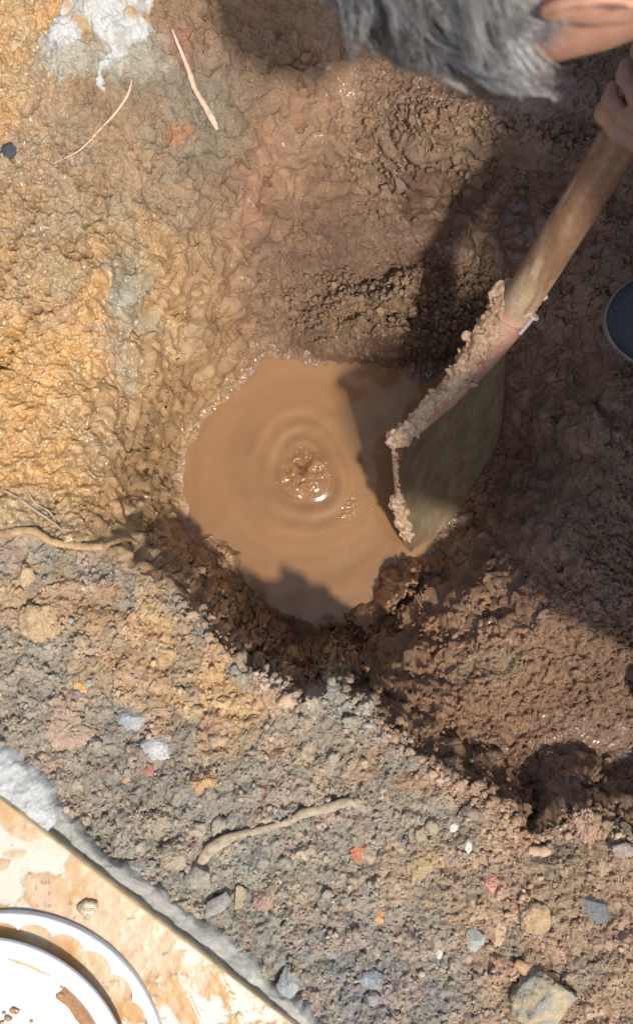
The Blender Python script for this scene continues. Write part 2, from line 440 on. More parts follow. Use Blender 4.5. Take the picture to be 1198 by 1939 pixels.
C = mix(C, (.30, .12, .09), blob(490, 385, 25, 60, 20, .6, .5)*.5 + blob(345, 80, 30, 40, 0, .6)*.5 + blob(470, 30, 30, 20, 0, .6)*.3)
C = mix(C, (.33, .31, .27), blob(255, 95, 55, 45, 0, .6, .6)*.8+blob(150, 110, 60, 40, 0, .6, .6)*.7)
C = mix(C, (.36, .17, .09), blob(335, 255, 22, 25, 0, .5, .6)*.7)
C = mix(C, (.29, .17, .10), blob(570, 300, 100, 330, 20, .6)*.7)
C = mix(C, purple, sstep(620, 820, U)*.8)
C = mix(C, umber, blob(980, 470, 330, 230, 0, .6)*.7 + blob(1130, 1450, 200, 190, 0, .6)*.8 + shore*.2)  # umber clay; in the lower-right hollow it also stands in for shade
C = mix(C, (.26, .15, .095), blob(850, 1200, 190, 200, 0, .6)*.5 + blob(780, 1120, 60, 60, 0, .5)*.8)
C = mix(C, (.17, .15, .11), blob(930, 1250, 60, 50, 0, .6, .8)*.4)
C = mix(C, (.135, .082, .055), blob(770, 500, 210, 230, 0, .6)*.75 + blob(590, 560, 120, 130, 0, .6)*.5)  # dark wet clay that also paints shade onto the upper pit wall
C = mix(C, (.28, .19, .125), crumbly*.45)
C = mix(C, (.29, .18, .11), blob(400, 1110, 110, 130, -35, .5)*.8 + blob(600, 1260, 160, 50, 0, .6)*.5)  # paler clay below the lip, lightened to offset the shade there
# the dry side
D = np.zeros(X.shape+(3,)) + np.array(grey)
D = mix(D, greygr, sstep(-.2, .5, NL)*.7)
D = mix(D, tan, sstep(780, 1000, U + 120*NL)*.75)
D = mix(D, (.38, .25, .13), blob(300, 1230, 140, 130, 30, .6, .7)*.8 + blob(400, 1330, 90, 130, -35, .5, .6)*.7 + blob(90, 1150, 190, 60, 8, .6, .7)*.7)
D = mix(D, (.36, .23, .14), blob(900, 1500, 160, 60, 25, .6, .6)*.6+blob(600, 1420, 130, 50, 20, .6, .8)*.4 + blob(790, 1650, 80, 60, 0, .5, .8)*.5)
D = mix(D, bluegr, blob(680, 1860, 140, 90, 20, .6, .7)*.75 + blob(290, 1390, 90, 60, 0, .6, .8)*.3 + blob(420, 1600, 100, 90, 0, .6, .8)*.3)
D = mix(D, pink, sstep(.72, .8, c1)*.3); D = mix(D, (.38, .29, .18), sstep(.86, .93, c2)*.35); D = mix(D, (.19, .185, .16), (c1 < .17)*.35)
D = mix(D, (.34, .17, .10), (c3 > .985)*.4)
D = D*(0.86+0.28*c2[..., None])*(.9+.2*c1[..., None])*(1+.12*grit[..., None])
C = C*(0.9+.2*c2[..., None])*(1+.12*NM[..., None])
C = mix(C, pink, (c2 > .95)*.15*(1-wetL))
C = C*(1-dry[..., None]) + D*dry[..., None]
C = C*(1+.12*NL[..., None])
C = C*(.80*1.22+.2)
C = mix(C, C*1.05, wetL)
wk = (1-dry)
C[..., 0] *= 1-.04*wk; C[..., 1] *= 1-.06*wk; C[..., 2] *= 1-.15*wk

wet = np.clip(0.22 + 0.66*wetL + 0.35*shore + .25*smear + .3*blob(430, 1130, 90, 110, 0, .5) + .3*blob(1120, 1130, 60, 50, 0, .5) + .15*mound - .5*dry - .25*crack + .15*NB, 0, 1)

gsl = np.hypot(*np.gradient(H0, gx, gy)); stp = sstep(.7, 2.0, gsl)*(np.abs(X) < .5)*(np.abs(Y) < .6)
Hf = H0 + (Hf-H0)*(1-.55*stp*(1-dry))
vx = X + stp*(.007*perlin(X*30+3, Hf*55, 165)+.004*perlin(Y*70, Hf*120, 166)) + (0.0022*perlin(X*120, Y*120, 161)+.003*perlin(X*50, Y*50, 163))*(np.abs(X) < .6); vy = Y + stp*(.007*perlin(Y*30+8, Hf*55, 175)+.004*perlin(X*70, Hf*120, 176)) + (0.0022*perlin(X*120, Y*120, 171)+.003*perlin(X*50, Y*50, 173))*(np.abs(Y) < .9)
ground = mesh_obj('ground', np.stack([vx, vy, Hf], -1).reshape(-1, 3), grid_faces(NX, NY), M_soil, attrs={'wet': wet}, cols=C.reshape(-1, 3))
tag(ground, kind='structure')

core_x = slice(int(np.argmin(abs(gx+.41))), int(np.argmin(abs(gx-.41)))+1); core_y = slice(int(np.argmin(abs(gy+.63))), int(np.argmin(abs(gy-.56)))+1)
Hc = Hf[core_x, core_y]; Cc = C[core_x, core_y]
def gz(x, y):
    return float(lookup(Hc, gx[core_x], gy[core_y], np.array([x]), np.array([y]))[0])
def on_ground(px, py, lift=0.0):
    """the ground point seen at px, py"""
    z = 0.0
    for _ in range(12):
        p = P(px, py, z); z = z*.5 + .5*gz(p.x, p.y)
    p = P(px, py, z); p.z = gz(p.x, p.y)+lift
    return p

# ------------------------------------------------------------------ muddy water
nx_, ny_ = 300, 380
px_ = np.linspace(-.19, .28, nx_); py_ = np.linspace(-.17, .22, ny_)
WX, WY = np.meshgrid(px_, py_, indexing='ij')
cpt = P(575, 893, POOL_Z)
r = np.hypot(WX-cpt.x, (WY-cpt.y)); th = np.arctan2(WY-cpt.y, WX-cpt.x)
rw = r + .004*np.sin(th*2+1)+.003*np.sin(th*3)
WZ = .0005*np.sin(rw*2*math.pi/.021)*np.exp(-((rw-.045)/.03)**2) + .0005*fbm(WX*25, WY*25, 201, 2)
swirl = np.exp(-(r/.023)**4)
WZ += swirl*(.006*(1-np.abs(fbm(WX*34, WY*34, 205, 3))*2.2) + .0012*fbm(WX*110, WY*110, 207, 2))
ring2 = np.exp(-((rw-.030)/.004)**2)*.0012
WZ += ring2*(.6+.4*np.sin(th*2))
WZ += .0022*np.exp(-(poly_sd(WX, WY, [P(650, 975, POOL_Z), P(672, 945, POOL_Z)], False)/.004)**2)*fbm(WX*160, WY*160, 209, 2)
WC = np.zeros(WX.shape+(3,)) + np.array((.245, .130, .058))
WC *= (1+.16*fbm(WX*9+.9*np.cos(th+r*30), WY*9+.9*np.sin(th+r*30), 211, 4)[..., None])
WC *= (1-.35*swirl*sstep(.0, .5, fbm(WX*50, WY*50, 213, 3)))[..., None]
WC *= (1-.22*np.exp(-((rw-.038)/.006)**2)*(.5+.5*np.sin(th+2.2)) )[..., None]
m, nt, b = new_mat('muddy_water'); L = nt.links
at = N(nt, 'ShaderNodeAttribute', attribute_name='col'); L.new(at.outputs['Color'], b.inputs['Base Color'])
b.inputs['Roughness'].default_value = 0.09; b.inputs['IOR'].default_value = 1.33
tc = N(nt, 'ShaderNodeTexCoord'); n1 = N(nt, 'ShaderNodeTexNoise', Scale=25.0, Detail=3.0); L.new(tc.outputs['Object'], n1.inputs['Vector'])
bp = N(nt, 'ShaderNodeBump', Strength=.15, Distance=.002); L.new(n1.outputs['Fac'], bp.inputs['Height']); L.new(bp.outputs[0], b.inputs['Normal'])
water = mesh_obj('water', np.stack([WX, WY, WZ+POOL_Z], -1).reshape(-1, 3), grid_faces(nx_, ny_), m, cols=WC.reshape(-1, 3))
tag(water, kind='structure')
bv, bf = [], []
rgb = np.random.default_rng(55); off_ = 0
for k in range(46):
    if k < 30: a_ = rgb.uniform(0, 6.28); q = cpt + Vector((math.cos(a_), math.sin(a_), 0))*rgb.uniform(.010, .034)
    else: q = P(rgb.normal(655, 22), rgb.normal(965, 26), POOL_Z)
    bm_ = bmesh.new(); bmesh.ops.create_icosphere(bm_, subdivisions=2, radius=rgb.uniform(.0006, .0019), matrix=Matrix.Translation((q.x, q.y, POOL_Z+.0005)))
    bv += [tuple(w_.co) for w_ in bm_.verts]; bf += [tuple(w_.index+off_ for w_ in p_.verts) for p_ in bm_.faces]; off_ = len(bv); bm_.free()
tag(mesh_obj('foam_bubbles', bv, bf, plain('foam', (.38, .26, .17), .06, .1, 60, .0, coat=1.0)), 'tiny muddy bubbles floating round the splash in the pool', 'bubbles', kind='stuff')

# ------------------------------------------------------------------ rocks, clods, crumbs
def ico(sub):
    bm = bmesh.new(); bmesh.ops.create_icosphere(bm, subdivisions=sub, radius=1.0)
    v = np.array([q.co[:] for q in bm.verts]); f = np.array([[q.index for q in p.verts] for p in bm.faces]); bm.free()
    return v, f
ICO1, ICO2, ICO3, ICO4, ICO5 = ico(1), ico(2), ico(3), ico(4), ico(5)

def rot_euler(a, b, c):
    return np.array(Matrix.Rotation(a, 3, 'Z') @ Matrix.Rotation(b, 3, 'X') @ Matrix.Rotation(c, 3, 'Y'))

def rock_shape(rg, base, facets=7, rough=.06, round_=0.0):
    """a faceted lump: the sphere cut by random planes, then roughened"""
    v = base[0].copy()
    for k in range(facets):
        n = rg.normal(size=3); n /= np.linalg.norm(n)
        d = rg.uniform(.5, .85)
        e = v@n - d
        v -= np.where(e > 0, e, 0)[:, None]*n*(1-round_)
    s = rg.integers(0, 900)
    nn = perlin(v[:, 0]*2.3+s, v[:, 1]*2.3+v[:, 2]*1.7, 7) + .5*perlin(v[:, 0]*5+s, v[:, 2]*5-v[:, 1]*3, 9)+ .3*perlin(v[:, 1]*11+s, v[:, 2]*11-v[:, 0]*7, 9)
    n3 = perlin(v[:, 0]*9+s, v[:, 1]*9+v[:, 2]*6, 11) + .6*perlin(v[:, 1]*19+s, v[:, 2]*19+v[:, 0]*9, 12) + .35*perlin(v[:, 2]*37, v[:, 0]*37+v[:, 1]*23+s, 13)
    return v*(1+rough*nn+rough*.55*n3)[:, None]

M_dull = {}
def rock(name, px, py, size, col, label, cat, seed, rough=.08, facets=7, rz=0, tilt=0, sink=.5, mat_=None, round_=0., group=None, col2=None):
    rg = np.random.default_rng(seed)
    BS = ICO5 if name != 'pebble' else ICO4
    if name == 'clod': rough *= 1.5; sink += .22
    v = rock_shape(rg, BS, facets, rough, round_)*np.array(size)
    v = v @ rot_euler(math.radians(rz), math.radians(tilt), rg.uniform(-.2, .2)).T
    c = np.zeros((len(v), 3))+np.array(col)
    nn = perlin(v[:, 0]*120+seed, v[:, 1]*120, 5)
    c *= (1+.18*nn)[:, None]*(1+.22*perlin(v[:, 0]*420, v[:, 1]*420+v[:, 2]*300, 6))[:, None]
    if col2 is not None:
        k = sstep(-.1, .3, perlin(v[:, 0]*70+seed*3, v[:, 1]*70, 15))[:, None]
        c = c*(1-k)+np.array(col2)*k
    o = mesh_obj(name, v, BS[1], mat_ or M_stone, cols=c)
    p = on_ground(px, py); p.z += size[2]*(.5-sink)
    o.location = p
    return tag(o, label, cat, group)

def crumbs(name, n, px_rng, size_rng, keep, label, colf, base, seed, matc=M_crumb, power=3):
    rg = np.random.default_rng(seed)
    V_, F_, C_ = [], [], []
    off = 0; cnt = 0; tries = 0
    xs = gx[core_x]; ys = gy[core_y]
    while cnt < n and tries < n*12:
        tries += 1
        u = rg.uniform(*px_rng[0]); v_ = rg.uniform(*px_rng[1])
        p0 = P(u, v_, -.0)
        x, y = p0.x, p0.y
        i = int((x-xs[0])/STEP); j = int((y-ys[0])/STEP)
        if i < 2 or j < 2 or i > len(xs)-3 or j > len(ys)-3: continue
        if rg.random() > keep[core_x, core_y][i, j]: continue
        s = size_rng[0]+(size_rng[1]-size_rng[0])*rg.random()**power
        sh = rock_shape(rg, base, 5, .34, .1)*s*rg.uniform(.6, 1.2, 3)
        sh = sh @ rot_euler(rg.uniform(0, 6.28), rg.uniform(-.6, .6), rg.uniform(-.6, .6)).T
        sh += np.array([x, y, Hc[i, j]+s*.12])
        V_.append(sh); F_.append(base[1]+off); off += len(sh)
        c = Cc[i, j]*rg.uniform(.85, 1.15)
        if colf is not None:
            q = rg.random()
            for thr, cc in colf:
                if q < thr: c = np.array(cc)*rg.uniform(.8, 1.15); break
        C_.append(np.tile(c, (len(sh), 1)))
        cnt += 1
    o = mesh_obj(name, np.vstack(V_), np.vstack(F_), matc, cols=np.vstack(C_))
    return tag(o, label, 'soil', None, 'stuff')

notslab = sstep(.006, .02, ds)
var_c = [(.0025, (.40, .20, .12)), (.03, (.36, .26, .19)), (.045, (.36, .34, .30)), (.055, (.18, .18, .17)), (.08, (.38, .28, .17))]
crumbs('loose_soil', 5200, ((-60, 1260), (1040, 1990)), (.0010, .0038), dry*notslab, 'loose dry crumbs of grey and tan soil scattered beside the pit', var_c, ICO2, 301)
crumbs('small_clods', 90, ((-60, 1260), (1080, 1990)), (.004, .0105), dry*notslab, 'larger dry clods lying on the grey soil below the pit', var_c, ICO3, 303, power=2.2)
crumbs('soil_grit', 7000, ((-60, 1260), (1040, 1990)), (.0008, .002), dry*notslab, 'fine dry grit covering the soil beside the pit', var_c, ICO1, 305)
pitk = np.clip(crumbly*1.0 + .22*mound*(1-smear) + .1*(lumps > .008), 0, 1)*(1-dry)*(dp > .003)
crumbs('wet_crumbs', 4200, ((350, 1350), (100, 1700)), (.0012, .0048), pitk, 'damp brown crumbs clinging to the walls of the pit', None, ICO2, 307)
crumbs('mud_crumbs', 3500, ((-30, 640), (-30, 1100)), (.0007, .0024), np.clip(.25+.9*NB, 0.02, 1)*(1-dry)*(dp > .006)*(1-.8*smear), 'small wet lumps of ochre mud on the bank left of the pool', None, ICO1, 311, matc=M_wetcrumb, power=3)
edge = np.exp(-((dA-.003)/.006)**2)*(U > 330)
crumbs('lip_crumbs', 1500, ((330, 1260), (1100, 1700)), (.0015, .0055), edge, 'crumbs of soil along the broken lip of the pit', var_c, ICO2, 309)

R = rock
R('stone', 1117, 1714, (.021, .017, .010), (.13, .14, .14), 'dark blue-grey flat stone half buried in tan soil at the lower right', 'stone', 1, rough=.05, rz=-25, facets=9)
R('boulder', 1040, 1893, (.036, .030, .018), (.36, .29, .18), 'large pale yellowish lump of rock at the bottom edge, right of centre', 'rock', 2, rough=.12, rz=20, col2=(.27, .25, .2), mat_=M_cement)
R('brick_chip', 683, 1612, (.010, .011, .007), (.42, .16, .085), 'bright orange-red brick chip in the grey soil right of the bleached root', 'brick chip', 3, rough=.14)
R('clod', 150, 1302, (.0085, .007, .006), (.55, .34, .15), 'small orange-yellow clod beside a dark hollow in the grey soil at left', 'clod', 4, rough=.16, mat_=M_crumb)
R('stone', 412, 1712, (.019, .011, .009), (.26, .24, .205), 'smooth grey slanting stone next to the slab edge with a dark gap above it', 'stone', 5, rough=.04, rz=42, tilt=-22, facets=9)
R('stone', 352, 1722, (.018, .010, .008), (.40, .30, .22), 'pinkish tan flat stone touching the edge of the muddy slab', 'stone', 6, rough=.05, rz=-35, facets=8)
R('stone', 292, 1420, (.015, .013, .010), (.42, .42, .40), 'pale bluish white stone in the dry soil up and right of the concrete', 'stone', 7, rough=.09)
R('stone', 252, 1360, (.017, .012, .009), (.30, .31, .30), 'grey angular stone just above the pale bluish white one', 'stone', 8, rough=.09, rz=20)
R('pebble', 857, 1566, (.005, .006, .004), (.58, .56, .5), 'white chip nearest the lip of the pit at the lower right', 'pebble', 9, rough=.2)
R('pebble', 886, 1603, (.004, .007, .004), (.56, .54, .48), 'narrow white chip just below the other white chip near the lip', 'pebble', 10, rough=.2)
R('pebble', 827, 1803, (.0065, .008, .005), (.54, .52, .47), 'white pebble left of the pale grey-green stone', 'pebble', 11, rough=.1)
R('stone', 899, 1776, (.011, .015, .009), (.33, .34, .29), 'pale grey-green upright stone left of the tan shard', 'stone', 12, rough=.06, rz=10, facets=9)
R('shard', 943, 1768, (.009, .018, .006), (.45, .31, .2), 'pointed tan shard standing in the soil at the lower right', 'stone', 13, rough=.06, rz=8, facets=8)
R('clod', 1015, 1735, (.017, .018, .013), (.38, .26, .15), 'smooth tan clod left of the dark blue-grey stone', 'clod', 14, rough=.08, mat_=M_crumb, round_=.3)
R('brick_chip', 927, 1672, (.009, .008, .006), (.46, .22, .17), 'crumbling pink brick chip between tan clods at the lower right', 'brick chip', 15, rough=.2)
R('brick_chip', 720, 1730, (.009, .010, .006), (.46, .25, .12), 'dull orange chip in the grey soil below the bright brick chip', 'brick chip', 16, rough=.15)
R('brick_chip', 283, 1458, (.006, .006, .005), (.36, .17, .11), 'small red chip just under the pale bluish white stone', 'brick chip', 17, rough=.15)
R('brick_chip', 241, 1480, (.0055, .006, .004), (.40, .24, .16), 'tiny salmon chip left of the small red one', 'brick chip', 18, rough=.12)
R('clod', 385, 1480, (.014, .013, .010), (.42, .27, .14), 'round yellowish clod in the soil above the bleached root', 'clod', 19, rough=.18, mat_=M_crumb)
R('stone', 545, 1858, (.012, .016, .010), (.27, .29, .28), 'pointed bluish stone beside the concrete strip at the bottom', 'stone', 20, rough=.08, rz=10)
R('stone', 15, 285, (.010, .009, .006), (.05, .055, .065), 'small blackish-blue stone at the left edge in wet yellow mud', 'stone', 21, rough=.1)
R('stone', 700, 1858, (.013, .012, .008), (.24, .25, .26), 'blue-grey lump in the bluish soil patch at the bottom', 'stone', 22, rough=.12)
R('stone', 1187, 1610, (.016, .010, .008), (.30, .24, .2), 'mauve-grey stone at the right edge on top of the lip', 'stone', 23, rough=.07)
R('clod', 300, 1560, (.016, .014, .011), (.30, .25, .18), 'rough grey-brown clod up and right of the slab corner', 'clod', 24, rough=.2, mat_=M_crumb)
R('clod', 335, 1620, (.018, .013, .010), (.33, .27, .19), 'blocky grey-brown clod left of the bleached root end', 'clod', 25, rough=.12, mat_=M_crumb, rz=10)
R('stone', 380, 1660, (.017, .013, .010), (.27, .25, .19), 'dull greenish stone above the slanting grey stone', 'stone', 26, rough=.07, rz=30)
R('stone', 268, 1645, (.022, .009, .006), (.28, .27, .24), 'long flat grey sliver on the concrete strip by the slab', 'stone', 27, rough=.05, rz=2, facets=9)
R('stone', 455, 1700, (.009, .013, .008), (.34, .27, .17), 'yellowish stone right of the slanting grey stone', 'stone', 28, rough=.08)
R('clod', 120, 1390, (.026, .022, .012), (.36, .26, .19), 'broad pinkish clod right above the concrete at left', 'clod', 29, rough=.16, mat_=M_crumb)
R('clod', 75, 1180, (.02, .022, .011), (.42, .30, .17), 'broad yellowish clod in the soil near the left edge', 'clod', 30, rough=.12, mat_=M_crumb)
R('clod', 500, 1700, (.014, .012, .009), (.34, .23, .18), 'pinkish clod in grey soil right of the yellowish stone', 'clod', 31, rough=.16, mat_=M_crumb)
R('clod', 1110, 1560, (.014, .018, .013), (.36, .23, .16), 'upright tan clod on the lip beside the dark notch', 'clod', 32, rough=.2, mat_=M_crumb)
R('clod', 800, 1635, (.024, .022, .013), (.36, .26, .15), 'big tan clod between the bright brick chip and the white chips', 'clod', 33, rough=.17, mat_=M_crumb)

# roots and fibres lying on the ground
M_root = plain('root', (.34, .27, .185), .85, .35, 160, .8, .0012, stretch=(1, 1, 1))
M_rootp = plain('root_fresh', (.60, .40, .28), .55, .2, 150, .3, .0006)
M_rooty = plain('root_muddy', (.36, .23, .11), .6, .35, 150, .6, .0012)
M_fibre = plain('fibre', (.62, .42, .3), .7, .1, 200, .1)
def root(name, pts, m, label, cat, n=40, wob=.0004, flat=.6, nseg=12, seed=0, lift=.9):
    s = spline([(a, b, c) for a, b, c in pts], n)
    path = []; rad = []
    zs = []
    for a, b, c in s:
        g = on_ground(a, b); zs.append(g.z); path.append(g); rad.append(c)
    zs = np.array(zs)
    k = 9
    zz = np.array([np.percentile(zs[max(0, i-k//2):i+k//2+1], 70) for i in range(len(zs))])
    zz = np.convolve(np.pad(zz, 3, mode='edge'), np.ones(7)/7, 'valid')
    for i in range(len(path)):
        a, b, c = s[i]
        path[i] = P(a, b, zz[i]+c*lift*(.75+.35*math.sin(i*.55+seed)))
    rad = [q*(1+.22*float(perlin(np.array([i*.35+seed]), np.array([seed*3.3]), 5)[0])) for i, q in enumerate(rad)]
    v, f = tube(path, rad, nseg, .16, seed, flat)
    return tag(mesh_obj(name, v, f, m), label, cat)
root('root', [(372, 1645, .004), (400, 1608, .0065), (440, 1585, .0045), (490, 1572, .003), (545, 1556, .0032), (575, 1540, .0045), (620, 1530, .0048), (662, 1518, .005), (690, 1532, .0035)],
     M_root, 'bleached grey-brown root lying across the dry soil below the pit', 'root', seed=1, n=60)
root('root', [(326, 55, .0008), (340, 90, .0015), (356, 130, .0024), (368, 165, .0027), (385, 195, .0029), (400, 222, .0036), (412, 246, .002)], M_rootp,
     'pale pinkish curved root in the mud at the top left', 'root', seed=2, n=50)
root('root', [(-40, 1012, .004), (10, 1010, .0042), (60, 1005, .004), (100, 1026, .0036), (150, 1034, .0036), (200, 1034, .003), (235, 1020, .0026), (262, 1030, .0018)], M_rooty,
     'muddy yellow root running in from the left edge', 'root', seed=3, n=50)
root('root_fibre', [(250, 150, .0006), (244, 175, .0012), (222, 210, .0011), (190, 245, .0009), (150, 285, .0007), (100, 310, .0004)], M_fibre,
     'thin pale root fibre left of the curved root', 'root fibre', seed=4)
root('root_fibre', [(0, 925, .0006), (30, 940, .0012), (70, 968, .0012), (105, 992, .0012), (125, 1012, .0008)], M_root, 'thin grey rootlet slanting down at the left edge above the yellow root', 'root fibre', seed=5)
root('root_fibre', [(45, 915, .0005), (65, 950, .0009), (95, 970, .001), (112, 1000, .0009)], M_root, 'short grey rootlet crossing the other one at left', 'root fibre', seed=6)
root('root_piece', [(975, 1822, .004), (1000, 1838, .0065), (1025, 1850, .0065), (1058, 1852, .003)], plain('bark', (.42, .26, .15), .8, .25, 90, .4), 'short tan piece of root above the pale boulder', 'root', seed=7, n=20)
root('wood_chip', [(1000, 1610, .004), (1020, 1612, .0055), (1042, 1612, .003)], plain('chip', (.46, .31, .21), .8, .2, 90, .3), 'flat pinkish wood chip by the notch in the lip', 'wood chip', seed=8, n=14)

# ------------------------------------------------------------------ whitish cement smear at the top left
def patch(name, x0, x1, y0, y1, maskf, thickf, colf, m, step=.0011, seed=0):
    a = P(x0, y1); b_ = P(x1, y0)
    xs = np.arange(a.x, b_.x, step); ys = np.arange(a.y, b_.y, step)
    PX, PY = np.meshgrid(xs, ys, indexing='ij')
    G = lookup(Hc, gx[core_x], gy[core_y], PX, PY)
    Up = 599+PX*FPX/(CAM_H-.03); Vp = 969.5-PY*FPX/(CAM_H-.03)
    k = maskf(Up, Vp, PX, PY)
    Z = G + np.where(k > 0, thickf(k, PX, PY), -.012)
    F = grid_faces(len(xs), len(ys))
    kk = k.reshape(-1) > -.35
    F = F[kk[F].any(1)]
    used = np.unique(F); remap = -np.ones(k.size, int); remap[used] = np.arange(len(used))
    Vv = np.stack([PX, PY, Z], -1).reshape(-1, 3)[used]
    return mesh_obj(name, Vv, remap[F], m, cols=colf(Up, Vp, PX, PY).reshape(-1, 3)[used])
def m1(Up, Vp, PX, PY):
    n = 8*fbm(PX*40, PY*40, 401, 4, .6)
    k = -poly_sd(Up+n, Vp+n, [(112, -60), (122, 30), (95, 70), (88, 95), (120, 105), (150, 84), (176, 68), (206, 90), (196, 118), (178, 158), (190, 166), (206, 140), (222, 106), (250, 95), (284, 62), (290, 20), (300, -60)])
    return k/25
def c1_(Up, Vp, PX, PY):
    c = np.zeros(PX.shape+(3,))+np.array((.50, .49, .46))
    k = sstep(-.1, .5, fbm(PX*35, PY*35, 403, 4))[..., None]
    c = c*(1-k)+np.array((.40, .39, .345))*k
    k = sstep(.3, .7, fbm(PX*28+5, PY*28, 405, 3))[..., None]
    c = c*(1-k)+np.array((.42, .28, .15))*k
    return c
o = patch('cement_smear', 60, 330, -80, 200, m1, lambda k, x, y: .002+.008*np.minimum(k, 1)**.5+.0035*fbm(x*50, y*35, 407, 4), c1_, M_cement)
tag(o, 'whitish smear of cement on the bank at the top left', 'cement')
def m2(Up, Vp, PX, PY):
    n = 10*fbm(PX*60, PY*60, 411, 3, .6)
    return -poly_sd(Up+n, Vp+n, [(70, 70), (100, 60), (150, 70), (172, 85), (165, 125), (128, 140), (112, 165), (100, 140), (90, 110)])/20
o = patch('cement_smear', 40, 200, 40, 200, m2, lambda k, x, y: .001+.003*np.minimum(k, 1)+.002*fbm(x*60, y*60, 413, 3), lambda a, b_, x, y: np.zeros(x.shape+(3,))+np.array((.36, .33, .26)), M_cement)
tag(o, 'thin grey cement film left of the thick whitish smear', 'cement')

# ------------------------------------------------------------------ concrete footing strip by the slab
def concrete(name, pts_px, width_px, hz, seed, col, label):
    """rough cast strip: pts along its outer edge, inner edge under the slab"""
    s = spline(pts_px, 220)
    n2 = 46
    rows = []; cc = []
    for i, (a, b_, w_) in enumerate(s):
        row = []
        for j in range(n2):
            t = j/(n2-1)
            q = P(a+14-(w_+22)*t*.62, b_-14+(w_+22)*t*.78, 0)
            row.append((q.x, q.y, t))
        rows.append(row)
    A_ = np.array(rows); xs, ys, t = A_[..., 0], A_[..., 1], A_[..., 2]
    zz = hz*(1-np.exp(-t*14)) + .0030*fbm(xs*40, ys*40, seed, 6, .62) + .004*fbm(xs*16, ys*16, seed+3, 3) + .0004*fbm(xs*150, ys*150, seed+4, 3, .6)
    zz = np.where(t == 0, -.015, zz)
    fa = np.exp(-t*6); xs = xs+.004*fa*fbm(xs*60, ys*60, seed+5, 4, .6); ys = ys+.004*fa*fbm(xs*60+9, ys*60, seed+7, 4, .6)
    g = lookup(Hc, gx[core_x], gy[core_y], xs, ys)
    c = np.zeros(xs.shape+(3,))+np.array(col)
    c = c*(1+.2*fbm(xs*30, ys*30, seed+9, 4)[..., None])
    v = np.stack([xs, ys, zz], -1).reshape(-1, 3)
    return tag(mesh_obj(name, v, grid_faces(220, n2), M_cement, cols=c.reshape(-1, 3)), label, 'concrete')
concrete('concrete_lump', [(-60, 1395, 170), (-10, 1412, 160), (22, 1422, 150), (50, 1450, 120), (82, 1475, 110), (100, 1510, 90), (116, 1530, 80), (112, 1545, 60)], 0, .027, 501, (.44, .44, .42), 'pale bluish lump of cement at the left edge beside the slab')
concrete('concrete_strip', [(-80, 1420, 130), (-20, 1440, 130), (25, 1462, 110), (60, 1510, 80), (110, 1542, 70), (150, 1580, 60), (185, 1622, 60), (240, 1650, 70), (300, 1690, 80), (350, 1735, 70), (400, 1770, 60), (440, 1790, 75), (480, 1830, 75), (500, 1870, 60), (560, 1900, 60), (600, 1945, 60), (660, 2000, 60)],
         0, .018, 521, (.36, .35, .31), 'rough grey concrete strip running along the edge of the muddy slab')

# ------------------------------------------------------------------ the pale slab covered in mud smears
SZ = .030
e0, e1 = P(-260, 1310, SZ), P(720, 2068, SZ)
ed = (e1-e0); ed.z = 0; L_ = ed.length; ed.normalize(); nd = Vector((ed.y, -ed.x, 0))
if nd.y > 0: nd = -nd
ns, nt_ = 620, 420
s_, t_ = np.meshgrid(np.linspace(0, L_, ns), np.linspace(0, .45, nt_), indexing='ij')
SX = e0.x+ed.x*s_+nd.x*t_; SY = e0.y+ed.y*s_+nd.y*t_
su = 599+SX*FPX/(CAM_H-SZ); sv = 969.5-SY*FPX/(CAM_H-SZ)
nA = fbm(SX*24, SY*24, 601, 5, .6); nB_ = fbm(SX*70, SY*70, 603, 4, .6)
mud = np.zeros(SX.shape)
def sb(cx, cy, rx, ry, ang=0, k=1.):
    a = math.radians(ang); dx = su-cx; dy = sv-cy
    p = (dx*math.cos(a)+dy*math.sin(a))/rx; q = (-dx*math.sin(a)+dy*math.cos(a))/ry
    return k*(1-np.sqrt(p*p+q*q))
mud = -.35+0*SX
for a in [(45, 1560, 48, 28, 30, 1.1), (36, 1616, 26, 9, 0, .9), (0, 1640, 24, 10, -20, .9), (165, 1650, 34, 60, 15, .9), (140, 1710, 110, 40, 12, 1.1), (230, 1760, 95, 90, 40, 1.4), (90, 1790, 170, 55, 20, 1.2),
          (285, 1830, 55, 90, 20, 1.2), (345, 1900, 22, 90, -25, 1.0), (390, 1860, 50, 25, 35, .5), (200, 1860, 90, 70, 40, 1.1), (245, 1720, 60, 22, 45, .9), (430, 1990, 60, 40, 0, .7), (-60, 1700, 50, 80, 0, .8), (110, 1900, 120, 90, 0, 1.), (500, 1990, 40, 60, 0, .6)]:
    mud = np.maximum(mud, sb(*a))
mudk = sstep(-.14, .18, mud + .34*nA + .14*nB_ + .13)
edgek = np.exp(-t_/.006)*.6
specks = (worley(SX*70+nA, SY*70, 611)[0] < .10+.08*nA)*(worley(SX*30, SY*30, 613)[2] > .7)
mthick = mudk*(.45+.55*sstep(-.3, .5, fbm(SX*14, SY*14, 621, 3)))
c = np.zeros(SX.shape+(3,)) + np.array((.54, .50, .41))
c = mix(c, (.46, .42, .33), sstep(0, .6, fbm(SX*9, SY*9, 617, 3))*.6)
c = mix(c, (.58, .46, .30), sstep(-.25, .1, mud+.3*nA)*.35)
c = mix(c, (.44, .235, .075), np.minimum(1, mthick*1.1)*.95)
c = mix(c, (.40, .22, .09), mudk*sstep(.2, .7, nB_)*.5)
c = mix(c, (.16, .14, .11), specks*.7)
c = mix(c, (.50, .38, .2), edgek)
SZz = SZ + .0010*mthick + .00022*nB_*mudk + .0002*nA
SZz = SZz - .001*np.exp(-t_/.0015)
v = np.stack([SX, SY, SZz], -1)
